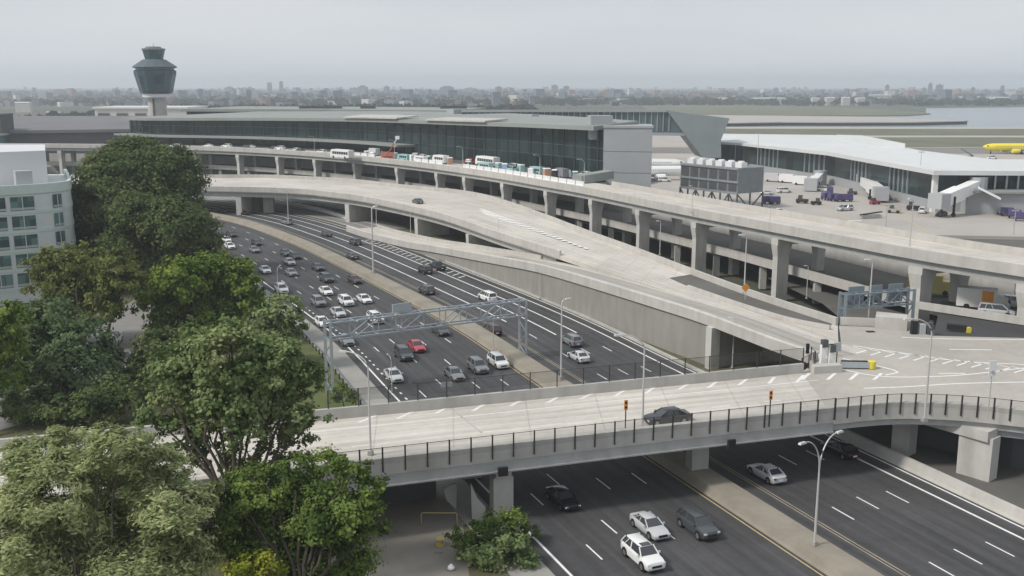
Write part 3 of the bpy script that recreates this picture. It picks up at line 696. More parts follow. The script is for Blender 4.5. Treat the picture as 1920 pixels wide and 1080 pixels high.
# grey service block at the end of the glass wall
gb = thing('service_block', 'plain tall grey block at the right end of the glass terminal', 'building', (34, 290, 3))
a, b = far(1131, 300, 287), far(1222, 300, 284)
MB().prism([(a.x, a.y), (b.x, b.y), (b.x + 1.4, b.y + 14), (a.x + 3, a.y + 16)], 2.8, 27.6).build('wall', 'panel', gb)
MB().prism([(a.x - .25, a.y - .25), (b.x + .25, b.y - .25), (b.x + 1.6, b.y + 14.3), (a.x + 2.7, a.y + 16.3)], 27.6, 28.2).build('parapet', 'panel', gb)
c = far(1131, 230, 290); MB().box((c.x - .5, c.y + 5, 24), (6.4, 6, 6.8), .1).build('stair_tower', 'panel', gb)
m_ = MB()
for zz_ in (9, 15, 21): m_.beam((a.x, a.y - .02, zz_), (b.x, b.y - .02, zz_), .06, .12)
m_.build('panel_joint', 'greyroof', gb)
# covered walkway beside it
cw = thing('covered_walkway', 'low white covered walkway leaning against the grey block', 'walkway', at(1110, 338, 14))
a, b = far(1082, 340, 268), far(1142, 340, 276)
m_ = MB(); m_.beam((a.x, a.y, 14.7), (b.x, b.y, 15.4), 3.6, 2.2); m_.build('tunnel', 'roof', cw)
# skybridge to the concourse
sb = thing('skybridge', 'glazed pedestrian bridge with a slanted end leading to the concourse', 'footbridge', (60, 430, 3))
D_ = 430
q0 = [far(x, y, D_) for x, y in ((865, 246), (1286, 252), (1255, 208), (865, 208))]
m_ = MB(); m_.add([(p.x, p.y, p.z) for p in q0] + [(p.x, p.y + 14, p.z) for p in q0], [(0, 1, 2, 3), (4, 7, 6, 5), (0, 4, 5, 1), (1, 5, 6, 2), (2, 6, 7, 3), (3, 7, 4, 0)]); m_.build('gallery', 'skyglass', sb)
m_ = MB()
for k in range(36):
    x0 = q0[3].x + (q0[2].x - q0[3].x) * k / 35; m_.beam((x0, D_ - .2, q0[0].z), (x0, D_ - .2, q0[3].z), .5, .3)
m_.beam((q0[3].x, D_ - .3, q0[3].z), (q0[2].x + 2, D_ - .3, q0[2].z), 1.2, 1.0); m_.beam((q0[0].x, D_ - .3, q0[0].z), (q0[1].x, D_ - .3, q0[1].z), 1.2, 1.2)
m_.build('truss', 'panel', sb)
q1 = [far(x, y, D_ - 2) for x, y in ((1250, 207), (1368, 222), (1352, 262), (1352, 296), (1318, 296))]
m_ = MB(); n = 5
m_.add([(p.x, p.y, p.z) for p in q1] + [(p.x, p.y + 20, p.z) for p in q1], [tuple(range(n)), tuple(range(n, 2 * n))[::-1]] + [(k, n + k, n + (k + 1) % n, (k + 1) % n) for k in range(n)])
m_.build('slanted_stair_hall', mat('teal_grey_cladding', (.25, .285, .29), .5, .1, var=.12, vscale=.05), sb)
# concourse with the white roof
co = thing('concourse', 'low glass concourse with a broad white roof beside the apron', 'terminal building', (120, 370, 3))
fr = [(88, 455), (100, 440), (119.5, 373), (124, 292.5), (215, 287)]; bk = [(230, 312), (152, 322), (145, 366), (153, 470), (100, 490)]
m_ = MB(); m_.prism(fr + bk, 3.0, 6.2); m_.build('base_wall', 'panel', co)
ins = lambda P_, s: [(x + (132 - x) * s, y + (370 - y) * s) for x, y in P_]
m_ = MB(); m_.prism(ins(fr + bk, .01), 6.2, 14.0); m_.build('glass_wall', 'glass', co)
m_ = MB()
for (x0, y0), (x1, y1) in zip(fr[:-1], fr[1:]):
    L_ = math.hypot(x1 - x0, y1 - y0); n = int(L_ / 3.2)
    for k in range(n):
        if (k // 5) % 2 == 0: continue
        u = k / n; m_.beam((x0 + (x1 - x0) * u, y0 + (y1 - y0) * u, 6.2), (x0 + (x1 - x0) * u, y0 + (y1 - y0) * u, 14), .5, .5)
m_.build('mullion', 'steel', co)
MB().box((123.6, 293.3, 3), (1.4, 1.4, 11), 0).build('corner_column', 'whitepaint', co)
rf = [(84, 452), (97, 435), (116, 372), (121.5, 289.5), (216, 283.5)]; rb = [(232, 315), (155, 325), (148, 367), (156, 474), (98, 494)]
MB().prism(rf + rb, [14.0] * 10, [15.0, 15.0, 15.4, 15.3, 15.3, 16.2, 16.0, 16.2, 16.4, 16.2]).build('roof', 'whiteroof', co)
m_ = MB(); p = far(1655, 273, 400); m_.prism([(140, 385), (147, 378), (152, 440), (143, 446)], 15.9, 18.0); m_.build('roof_monitor', 'whiteroof', co)
MB().box((128, 346, 3), (9, 12, 10.4), 1.5).build('stair_core', 'panel', co)
# chiller plant on stilts
pb = thing('plant_building', 'grey louvred plant block raised on braced legs beside the viaduct', 'plant building', (66, 300, 3))
Lp, Cp, Rp = Vector((53, 316, 0)), Vector((66.6, 296, 0)), Vector((75.5, 301.6, 0)); Bp = Lp + (Rp - Cp)
MB().prism([(p.x, p.y) for p in (Lp, Cp, Rp, Bp)], 7.9, 15.4).build('wall', mat('dull_grey_panel', (.22, .24, .255), .6, .1, var=.1, vscale=.4, streak=.1), pb)
nl = Vector((-(Cp - Lp).y, (Cp - Lp).x, 0)).normalized() * -1
for r_ in range(2):
    for k in range(6):
        u0, u1 = (k + .12) / 6, (k + .88) / 6; z0 = (11.8, 8.6)[r_]; z1 = z0 + (2.7, 2.1)[r_]
        a, b = Lp.lerp(Cp, u0), Lp.lerp(Cp, u1); m_ = MB(); c = (a + b) / 2
        m_.beam((a.x, a.y, (z0 + z1) / 2), (b.x, b.y, (z0 + z1) / 2), .3, z1 - z0); m_.build('louvre', 'darkwall', pb)
m_ = MB(); d = (Cp - Lp).normalized()
for zz_ in (11.2, 7.9, 15.1): m_.beam((Lp.x, Lp.y, zz_), (Cp.x, Cp.y, zz_), .7, .5)
m_.build('ledge', 'steel', pb)
m_ = MB(); pts = [Lp.lerp(Cp, k / 7) for k in range(8)]
for k, p in enumerate(pts):
    m_.beam((p.x, p.y, 3), (p.x, p.y, 7.9), .45, .45)
    if k < 7:
        q = pts[k + 1]
        if k % 2: m_.beam((p.x, p.y, 3.1), (q.x, q.y, 7.7), .3, .3)
        else: m_.beam((p.x, p.y, 7.7), (q.x, q.y, 3.1), .3, .3)
pts = [Cp.lerp(Rp, k / 2) for k in range(3)]
for p in pts[1:]: m_.beam((p.x, p.y, 3), (p.x, p.y, 7.9), .45, .45)
m_.beam((pts[0].x, pts[0].y, 7.7), (pts[1].x, pts[1].y, 3.1), .3, .3); m_.beam((pts[1].x, pts[1].y, 3.1), (pts[2].x, pts[2].y, 7.7), .3, .3)
m_.build('braced_leg', 'darkwall', pb)
for k in range(6):
    p = Lp.lerp(Cp, (k + .5) / 6) + (Rp - Cp) * .3
    u = MB(); u.box((p.x, p.y, 15.4), (2.6, 2.4, 1.5), math.atan2(d.y, d.x)); u.lathe((p.x, p.y, 16.9), [(1.0, 0), (1.0, .4), (.85, .42)], 12)
    u.build('cooling_unit', 'whitepaint', pb)
# control tower
tw = thing('control_tower', 'round airport control tower with a flared blue glass head on a pale stem', 'control tower', (-197, 560, 3))
D_ = 560; kx = D_ / F
cz = lambda y: 39.5 - (y - HOR) * kx
cen = (-194.9, 560, 0)
MB().lathe(cen, [(5.4, 3), (5.0, 20), (4.7, cz(183))], 20).build('stem', 'fascia', tw, smooth=40)
m_ = MB(); m_.box((cen[0] - .3, cen[1] - 5.1, 3), (.8, .6, cz(183) - 3.2), 0); m_.build('stem_slot', 'darkwall', tw)
MB().lathe(cen, [(4.6, cz(184)), (7.4, cz(181)), (7.6, cz(176)), (8.2, cz(175))], 20).build('collar', 'whitepaint', tw, smooth=40)
MB().lathe(cen, [(8.2, cz(175)), (8.9, cz(171)), (11.2, cz(140)), (11.3, cz(134)), (10.2, cz(132)), (10.2, cz(129))], 14, ph=.1).build('glass_drum', 'towerglass', tw)
MB().lathe(cen, [(11.0, cz(129)), (12.0, cz(127.5)), (11.6, cz(126)), (6.2, cz(114)), (5.4, cz(113.5))], 14, ph=.1).build('roof', mat('tower_roof_metal', (.085, .115, .13), .6), tw)
MB().lathe(cen, [(4.7, cz(114.5)), (4.9, cz(112)), (6.0, cz(97))], 14, ph=.1).build('cab', 'towerglass', tw)
MB().lathe(cen, [(6.3, cz(97)), (6.3, cz(94.5)), (4.2, cz(93)), (4.0, cz(91)), (2.0, cz(90.6))], 14, ph=.1).build('cab_roof', 'greyroof', tw)
MB().tube([(cen[0], 560, cz(91)), (cen[0], 560, cz(84.5))], .18, 6).build('antenna', 'steel', tw)
# buildings left of the tower
b1 = thing('hangar', 'dark low airport hall left of the glass terminal', 'building', (-215, 490, 3))
a = [(-262, 455), (-246, 470), (-178, 482), (-180, 540), (-270, 540)]
MB().prism(a, 3, [17.2, 17.2, 17.6, 22, 22]).build('wall', 'darkwall', b1)
MB().prism([(x * 1.004, y - 1.5) for x, y in a], [17.2, 17.2, 17.6, 22, 22], [18.6, 18.6, 19, 23.4, 23.4]).build('roof', 'greyroof', b1)
b2 = thing('glass_pavilion', 'teal glass entrance block at the far left of the terminal row', 'building', (-236, 452, 3))
MB().box((-229, 449, 3), (9, 8, 14.5), .2).build('glass_wall', 'towerglass', b2); MB().box((-229, 449, 17.5), (9.6, 8.6, .6), .2).build('roof', 'greyroof', b2)
b3 = thing('cargo_building', 'long white low building beside the control tower stem', 'building', (-220, 640, 3))
a = far(178, 215, 650); b = far(352, 215, 650)
MB().prism([(a.x, 650), (b.x, 648), (b.x, 690), (a.x, 690)], 3, 24.6).build('wall', 'pale_building', b3)
m_ = MB()
for k in range(5): u = a.x + (b.x - a.x) * (k + .5) / 5; m_.box((u, 649.3, 17.5), (7.0, 1.2, 4.2))
m_.build('window', 'darkwall', b3); MB().prism([(a.x - 1, 649), (b.x + 1, 647), (b.x + 1, 691), (a.x - 1, 691)], 24.6, 25.6).build('roof', 'whiteroof', b3)
b4 = thing('dark_slab_block', 'narrow dark block cut by the left edge of the view', 'building', (-246, 470, 3))
MB().box(far(-6, 215, 470) - Vector((0, 0, 22)), (9, 12, 22)).build('wall', 'darkwall', b4); MB().box(far(-6, 215, 470), (9.4, 12.4, .6)).build('roof', 'greyroof', b4)
# hotel on the left
ho = thing('hotel', 'pale green and white hotel with a curved corner behind the trees', 'hotel', (-90, 185, 0))
hp = curve([(-131, 141), (-115, 158), (-103, 170), (-96.5, 176.5), (-91, 180.6), (-87, 184), (-84.6, 188), (-85.4, 194), (-96.3, 217)], .8)
MB().prism([(p.x, p.y) for p in hp] + [(-125, 215)], -.05, 20.6).build('wall', 'hotelwhite', ho)
for zf in np.arange(2.4, 22, 3.5): MB().sweep([Vector((p.x, p.y, zf)) for p in hp], [(-.1, 0), (.1, 0), (.1, .7), (-.1, .7)]).build('spandrel', 'mint', ho)
MB().sweep([Vector((p.x, p.y, 20.0)) for p in hp], [(-.4, 0), (.2, 0), (.22, 1.7), (-.4, 1.7)]).build('parapet', 'mint', ho)
hn = normals(hp)
for zf in np.arange(2.95, 20, 3.5):
    for xw in (50, 111, -10, -60):
        k = min(range(len(hp)), key=lambda i: abs((hp[i].x) * F / (hp[i].y * math.cos(TH) + 28 * math.sin(TH)) + 960 - xw)); p, n = hp[k], hn[k]
        d = Vector((-n[1], n[0], 0)); wd = 4.0 if xw < 90 else 2.0
        wn = MB().beam(Vector((p.x + n[0] * .02, p.y + n[1] * .02, zf + 1.35)) - d * wd / 2, Vector((p.x + n[0] * .02, p.y + n[1] * .02, zf + 1.35)) + d * wd / 2, .2, 2.5).build('window', 'hotelglass', ho)
        MB().beam(Vector((p.x + n[0] * .16, p.y + n[1] * .16, zf + .15)), Vector((p.x + n[0] * .16, p.y + n[1] * .16, zf + 2.55)), .14, .1).build('mullion', 'hotelwhite', wn)
        MB().beam(Vector((p.x + n[0] * .14, p.y + n[1] * .14, zf + .42)) - d * wd / 2, Vector((p.x + n[0] * .14, p.y + n[1] * .14, zf + .42)) + d * wd / 2, .12, .4).build('sill', 'greypaint', wn)
MB().prism([(-130, 164), (-108, 178), (-89.2, 193), (-98.4, 213), (-130, 212)], 20.6, 27.2).build('penthouse', mat('white_metal_siding', (.66, .66, .68), .5), ho)
MB().box(far(43, 330, 186) - Vector((0, 0, 2.4)), (2.8, 2.4, 3.4), .6).build('roof_unit', 'greypaint', ho)

# ================================================================== FAR SHORE
def tower_block(px_, py_, D_, w_, m, label, crown=0, group='tower blocks on the far skyline'):
    p = far(px_, py_, D_); t = thing('tower_block', label, 'tower block', (p.x, p.y, 0), group)
    h = p.z; W_ = w_ * D_ / F
    MB().box((p.x, p.y, -.2), (W_, W_ * .8, h + .2 - (crown and h * .12)), rng.uniform(-.3, .3)).build('wall', m, t)
    if crown: MB().box((p.x, p.y, h * .88 - .1), (W_ * .55, W_ * .5, h * .12), 0).build('roof', m, t)
    else: MB().box((p.x, p.y, h - .05), (W_ * .3, W_ * .3, 3), 0).build('roof', m, t)
    return t
HZ = 'hazy grey tower block on the far skyline'
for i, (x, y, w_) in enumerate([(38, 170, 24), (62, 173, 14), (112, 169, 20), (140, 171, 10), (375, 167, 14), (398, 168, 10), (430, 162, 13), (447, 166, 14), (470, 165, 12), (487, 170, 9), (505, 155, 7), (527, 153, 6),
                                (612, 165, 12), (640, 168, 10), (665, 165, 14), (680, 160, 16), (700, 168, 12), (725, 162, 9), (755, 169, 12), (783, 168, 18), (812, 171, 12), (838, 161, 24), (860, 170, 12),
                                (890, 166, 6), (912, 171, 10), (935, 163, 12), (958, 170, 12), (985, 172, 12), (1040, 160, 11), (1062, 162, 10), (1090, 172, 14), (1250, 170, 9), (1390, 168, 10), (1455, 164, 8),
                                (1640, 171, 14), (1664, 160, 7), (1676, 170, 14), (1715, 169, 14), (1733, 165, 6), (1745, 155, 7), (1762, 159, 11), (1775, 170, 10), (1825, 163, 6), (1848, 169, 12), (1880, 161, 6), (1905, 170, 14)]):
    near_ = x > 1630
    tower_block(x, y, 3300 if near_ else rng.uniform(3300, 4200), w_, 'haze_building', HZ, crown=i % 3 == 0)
tower_block(760, 0, 8000, 0.01, 'haze_building', HZ) if False else None
# low pale sheds on the opposite shore
for i, (x, y, D_, w_, h, m, lb) in enumerate([
    (1440, 194, 2150, 55, 12, 'pale_building', 'long white shed on the far shore left of the row of white tanks'),
    (1528, 197, 2000, 14, 14, 'pale_building', 'small white block first in the row above the grass island'),
    (1555, 196, 2000, 16, 15, 'pale_building', 'white block second in the row above the grass island'),
    (1585, 196, 2000, 14, 15, 'pale_building', 'white block third in the row above the grass island'),
    (1612, 196, 2000, 16, 14, 'pale_building', 'white block at the right end of the row above the island'),
    (1640, 189, 2400, 50, 16, 'pale_building', 'broad beige warehouse behind the row of white blocks'),
    (1820, 190, 2500, 40, 10, 'pale_building', 'white waterfront shed near the right edge of the far shore'),
    (1885, 193, 2300, 60, 12, 'pale_building', 'wide white roofed waterfront building at the far right'),
    (1255, 192, 2600, 36, 16, 'brick_building', 'brownish block of flats on the shore above the slanted bridge end'),
    (1330, 190, 2700, 44, 18, 'brick_building', 'reddish block of flats on the shore right of the slanted bridge end'),
    (1120, 196, 2300, 60, 9, 'brick_building', 'low red roofed range behind the terminal roof'),
    (1060, 184, 3200, 30, 14, 'pale_building', 'small bright block among the grey far town'),
    (45, 203, 1500, 26, 14, 'pale_building', 'white domed shed far off at the left edge'),
    (100, 207, 1150, 22, 9, 'pale_building', 'white tail shaped shed right of the domed one at left')]):
    p = far(x, y, D_); W_ = w_ * D_ / F
    t = thing('shore_building', lb, 'building', (p.x, p.y, -.2)); MB().box((p.x, p.y, -.3), (W_, W_ * .6, h), .15).build('wall', m, t); MB().box((p.x, p.y, h - .35), (W_ * 1.03, W_ * .63, 1.2), .15, (.97, .6)).build('roof', 'whiteroof' if m == 'pale_building' else 'greyroof', t)
# low town and woods beyond the bay: one mass each
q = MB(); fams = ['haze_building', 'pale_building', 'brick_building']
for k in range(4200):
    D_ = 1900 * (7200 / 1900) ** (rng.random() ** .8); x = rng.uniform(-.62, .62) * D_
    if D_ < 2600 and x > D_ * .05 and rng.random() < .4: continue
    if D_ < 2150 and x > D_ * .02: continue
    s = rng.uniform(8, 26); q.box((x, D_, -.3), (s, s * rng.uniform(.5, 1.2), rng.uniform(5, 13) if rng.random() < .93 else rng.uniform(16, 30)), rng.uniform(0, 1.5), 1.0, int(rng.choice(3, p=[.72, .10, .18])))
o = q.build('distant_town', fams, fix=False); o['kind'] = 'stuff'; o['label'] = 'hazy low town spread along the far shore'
# ================================================================== TREES
def leaf_mesh(name, C, NR, size, aspect, material, parent, tone, spray=None):
    n = len(C); C = np.asarray(C); NR = np.asarray(NR)
    nr = NR + rng.normal(0, .55, (n, 3)); nr /= np.linalg.norm(nr, axis=1)[:, None] + 1e-9
    t = rng.normal(0, 1, (n, 3)) if spray is None else np.asarray(spray)[None, :] + rng.normal(0, .45, (n, 3))
    t -= (t * nr).sum(1)[:, None] * nr; t /= np.linalg.norm(t, axis=1)[:, None] + 1e-9
    b = np.cross(nr, t); sz = (size * rng.uniform(.6, 1.35, n))[:, None]
    v = np.empty((n, 4, 3)); L_ = sz * aspect
    v[:, 0] = C - t * L_ * .5; v[:, 1] = C + b * sz * .5 + nr * sz * .12; v[:, 2] = C + t * L_ * .5; v[:, 3] = C - b * sz * .5 + nr * sz * .12
    off = np.zeros(3); p = parent
    while p: off += np.array(p.location); p = p.parent
    v -= off
    me = bpy.data.meshes.new(name); me.vertices.add(n * 4); me.vertices.foreach_set('co', v.reshape(-1).astype(np.float32))
    me.loops.add(n * 4); me.loops.foreach_set('vertex_index', np.arange(n * 4, dtype=np.int32))
    me.polygons.add(n); me.polygons.foreach_set('loop_start', np.arange(0, n * 4, 4, dtype=np.int32))
    at_ = me.attributes.new('tone', 'FLOAT', 'FACE'); at_.data.foreach_set('value', np.asarray(tone, dtype=np.float32))
    me.materials.append(material); me.update(calc_edges=True)
    o = bpy.data.objects.new(name, me); COL.objects.link(o); o.parent = parent
    return o
def limb(mb, a, b, r0, r1, wob=.12):
    a, b = Vector(a), Vector(b); n = 6; L_ = (b - a).length; pts = []
    for k in range(n + 1):
        u = k / n; p = a.lerp(b, u); s = math.sin(u * math.pi) * wob * L_
        pts.append(p + Vector((rng.normal(0, .3) * s, rng.normal(0, .3) * s, s * .5)))
    mb.tube(pts, [r0 + (r1 - r0) * (k / n) for k in range(n + 1)], 7)
def tree(name, label, cat, D, lobes, base, m, leaf=.42, aspect=1.5, dens=1.0, spray=None, trunk=.38, depth=.9, group=None):
    kx = D / F * 1.1; L3 = []
    for lx, ly, lr_ in lobes:
        r = lr_ * kx; p = far(lx, ly, D + rng.uniform(-1, 1) * depth * r); L3.append((np.array(p), r))
    b = at(base[0], base[1], 0) if len(base) == 2 else Vector(base)
    t = thing(name, label, cat, b, group)
    C = []; N = []; T = []
    for c, r in L3:
        nc = max(10, int(26 * (r / 2.5) ** 1.6 * dens))
        lt = rng.uniform(-.12, .12)
        for k in range(nc):
            d = rng.normal(0, 1, 3); d /= np.linalg.norm(d)
            if d[2] < -.55 and rng.random() < .6: d[2] *= -1
            rr = r * (rng.uniform(.78, 1.1) if rng.random() < .78 else rng.uniform(.3, .75))
            cc = c + d * rr * np.array([1, 1, .86]); cr = r * rng.uniform(.16, .30) + .12
            nl = int(max(14, 24 * (cr / leaf) ** 1.25)); nl = min(nl, 130)
            o = rng.normal(0, .48, (nl, 3)) * cr * np.array([1.15, 1.15, .72]); p = cc + o; keep = p[:, 2] > .1
            p = p[keep]; C.append(p); nn = d[None, :] * .8 + np.array([0, 0, .55])[None, :] + o[keep] / (cr + 1e-6) * .4
            N.append(nn); T.append(np.clip(rng.normal(.5 + lt + rng.uniform(-.28, .28), .15, len(p)), 0, 1))
    C = np.concatenate(C); N = np.concatenate(N); T = np.concatenate(T)
    leaf_mesh('crown', C, N, leaf, aspect, m, t, T, spray)
    mb = MB(); top = sum((Vector(c) for c, r in L3), Vector()) / len(L3)
    fork = b.lerp(top, .45); limb(mb, b - Vector((0, 0, .1)), fork, trunk, trunk * .62, .06)
    for c, r in L3: limb(mb, fork.lerp(Vector(c), -.02), Vector(c), trunk * .42, .05)
    mb.build('trunk', 'bark', t, smooth=50, fix=False)
    return t
FARLEAF = leafmat('far_leaves', (.022, .032, .022), (.04, .052, .036), (.065, .078, .055))
LM = {'dark': leafmat('dark_oak_leaves', (0.051, 0.083, 0.035), (0.111, 0.153, 0.059), (0.201, 0.227, 0.093)),
      'olive': leafmat('olive_leaves', (0.088, 0.116, 0.036), (0.165, 0.193, 0.064), (0.273, 0.277, 0.104)),
      'bright': leafmat('bright_leaves', (0.065, 0.110, 0.023), (0.141, 0.210, 0.043), (0.263, 0.322, 0.079)),
      'mid': leafmat('mid_green_leaves', (0.100, 0.145, 0.062), (0.195, 0.257, 0.105), (0.354, 0.393, 0.188)),
      'blue': leafmat('blue_green_leaves', (0.051, 0.091, 0.044), (0.112, 0.163, 0.077), (0.213, 0.264, 0.135)),
      'willow': leafmat('silvery_willow_leaves', (0.184, 0.223, 0.095), (0.320, 0.363, 0.171), (0.589, 0.609, 0.329)),
      'deep': leafmat('deep_green_leaves', (0.036, 0.069, 0.024), (0.109, 0.162, 0.043), (0.265, 0.342, 0.089)),
      'yellow': leafmat('yellow_green_leaves', (0.101, 0.139, 0.018), (0.203, 0.232, 0.034), (0.365, 0.382, 0.058))}
tree('shade_tree', 'largest dark green tree, tall and round, beside the hotel', 'tree', 212, [(262, 306, 44), (225, 340, 58), (310, 330, 54), (180, 390, 50), (248, 395, 70), (322, 385, 48), (205, 440, 58), (165, 440, 34), (290, 455, 60), (225, 290, 26), (240, 480, 55)], (255, 528), LM['dark'], .5, 1.3, 1.1, trunk=.6)
tree('shade_tree', 'dark olive tree in front of the largest tree, beside the inbound lanes', 'tree', 188, [(325, 420, 48), (365, 440, 40), (290, 470, 48), (350, 480, 46), (310, 510, 44), (250, 400, 36), (385, 465, 24), (230, 470, 44)], (320, 562), LM['dark'], .46, 1.3, 1.1)
tree('shade_tree', 'yellowish olive tree in front of the hotel corner', 'tree', 150, [(112, 500, 38), (152, 488, 34), (90, 535, 40), (150, 540, 46), (185, 575, 34), (75, 500, 24), (120, 575, 42)], (165, 668), LM['olive'], .42, 1.3, 1.0)
tree('shade_tree', 'smaller olive tree with bare lower limbs right of the yellowish one', 'tree', 146, [(218, 496, 30), (235, 530, 34), (200, 545, 30), (245, 500, 18), (205, 575, 24)], (200, 650), LM['olive'], .4, 1.3, 1.0, trunk=.3)
tree('shade_tree', 'bright green tree standing at the edge of the inbound lanes', 'tree', 150, [(335, 525, 42), (400, 512, 42), (452, 520, 36), (300, 570, 42), (378, 575, 54), (455, 570, 38), (325, 630, 42), (415, 618, 42), (475, 540, 22)], (380, 668), LM['bright'], .42, 1.3, 1.05)
tree('shade_tree', 'small round dark green tree leaning over the left shoulder', 'tree', 138, [(530, 585, 32), (550, 612, 24), (505, 625, 30), (535, 648, 24), (490, 600, 24)], (520, 705), LM['mid'], .36, 1.3, 1.15, trunk=.25)
tree('shade_tree', 'broad mid green tree in the centre left with dark bare limbs below', 'tree', 74, [(430, 665, 56), (350, 692, 58), (500, 695, 62), (565, 735, 42), (322, 752, 46), (430, 750, 74), (525, 785, 46), (465, 815, 40), (390, 800, 44), (585, 700, 22), (300, 700, 26), (330, 820, 40), (545, 830, 40), (585, 790, 30), (440, 865, 36), (500, 870, 34), (300, 790, 34), (375, 850, 34), (400, 720, 60), (470, 740, 60), (360, 640, 36), (540, 690, 44), (430, 620, 30)], (445, 1165), LM['mid'], .25, 1.4, 1.05)
tree('shade_tree', 'blue green dense tree shading parked cars on the left', 'tree', 122, [(95, 605, 46), (150, 640, 50), (60, 670, 50), (135, 700, 56), (195, 690, 36), (105, 745, 46), (40, 735, 42)], (120, 815), LM['blue'], .36, 1.3, 1.05)
tree('shade_tree', 'low dark tree with a blackish crown beyond the bridge on the left', 'tree', 112, [(220, 745, 44), (170, 765, 40), (265, 740, 34), (60, 770, 46), (120, 775, 40)], (200, 830), LM['dark'], .34, 1.3, 1.1)
tree('shade_tree', 'dark green tree between the pale street gap and the broad centre tree', 'tree', 124, [(300, 655, 38), (270, 690, 30), (335, 690, 44), (300, 725, 44), (250, 720, 30), (360, 650, 34)], (310, 800), LM['dark'], .34, 1.3, 1.1)
tree('shade_tree', 'bright yellow green tree cut by the left edge', 'tree', 114, [(15, 600, 34), (5, 650, 40), (18, 710, 34), (-30, 620, 40), (-40, 690, 50)], (-20, 820), LM['bright'], .34, 1.3, 1.1)
tree('willow', 'pale silvery willow filling the lower left corner', 'tree', 62, [(55, 868, 48), (135, 858, 52), (225, 850, 52), (295, 890, 52), (95, 930, 74), (215, 930, 84), (325, 965, 58), (55, 1030, 84), (185, 1040, 96), (320, 1050, 70), (200, 810, 22), (110, 815, 20), (100, 1100, 90), (250, 1110, 90), (370, 1020, 50), (30, 950, 50), (375, 940, 34)], (150, 1380), LM['willow'], .115, 3.4, 2.1, spray=(.75, -.25, .55), trunk=.2)
tree('shade_tree', 'deep green leafy tree in front of the bridge end', 'tree', 66, [(600, 890, 46), (655, 880, 34), (690, 920, 40), (560, 880, 34), (470, 900, 40), (540, 950, 62), (635, 970, 62), (462, 955, 52), (500, 1030, 76), (615, 1050, 72), (690, 985, 34), (450, 1010, 44), (590, 1000, 60), (560, 1090, 70), (650, 1040, 46), (430, 930, 36), (520, 900, 36), (610, 950, 50)], (560, 1320), LM['deep'], .19, 1.5, 1.35)
tree('flowering_shrub', 'small yellow flowered shrub at the bottom between willow and leafy tree', 'shrub', 58, [(468, 1062, 28), (508, 1060, 26), (440, 1080, 30), (490, 1090, 34)], (475, 1420), LM['yellow'], .16, 1.4, 1.8, trunk=.12)
for nm, lb, lob, b in (('bush', 'tall dark bush beside the bridge pier', [(930, 985, 30), (960, 975, 26), (900, 1000, 26), (985, 995, 20)], (935, 1030)),
                       ('bush', 'wide bush on the grass bank between the yard and the highway edge line', [(900, 1040, 40), (950, 1035, 44), (985, 1050, 26), (925, 1075, 42)], (930, 1075)),
                       ('bush', 'low dark bush edging the paved yard', [(862, 1005, 22), (880, 1025, 22), (895, 1060, 22)], (880, 1050))):
    tree(nm, lb, 'bush', at(*b, 0).y + 1.2, lob, b, LM['deep'] if 'dark' in lb else LM['mid'], .22, 1.5, 1.9, trunk=.1)
tree('bush', 'small green bush on the verge between guardrail and bridge', 'bush', 117, [(640, 735, 14), (660, 745, 12), (625, 750, 12)], (645, 765), LM['bright'], .25, 1.4, 2, trunk=.08)
# woods along the far shores: too many to count
def wood(name, label, n, fn, m):
    C = []; N = []; T = []
    for k in range(n):
        x, y, r = fn()
        d = rng.normal(0, 1, (9, 3)); d /= np.linalg.norm(d, axis=1)[:, None]; d[:, 2] = np.abs(d[:, 2])
        C.append(np.array([x, y, r * .3]) + d * r * np.array([1, 1, .9])); N.append(d); T.append(np.clip(rng.normal(.5, .2, 9), 0, 1))
    root = bpy.data.objects.new(name + '_base', None)
    o = leaf_mesh(name, np.concatenate(C), np.concatenate(N), 9.0, 1.2, m, None, np.concatenate(T)); o['kind'] = 'stuff'; o['label'] = label
def f1():
    D_ = 1950 * (6500 / 1950) ** rng.random(); return rng.uniform(-.6, .6) * D_, D_, rng.uniform(5, 9)
wood('distant_woods', 'hazy tree belts through the far town', 5200, f1, FARLEAF)
def f2(): return rng.uniform(-480, 30), rng.uniform(900, 1500), rng.uniform(5, 9)
wood('shore_woods', 'dark tree belt beyond the terminal on the left', 900, f2, FARLEAF)
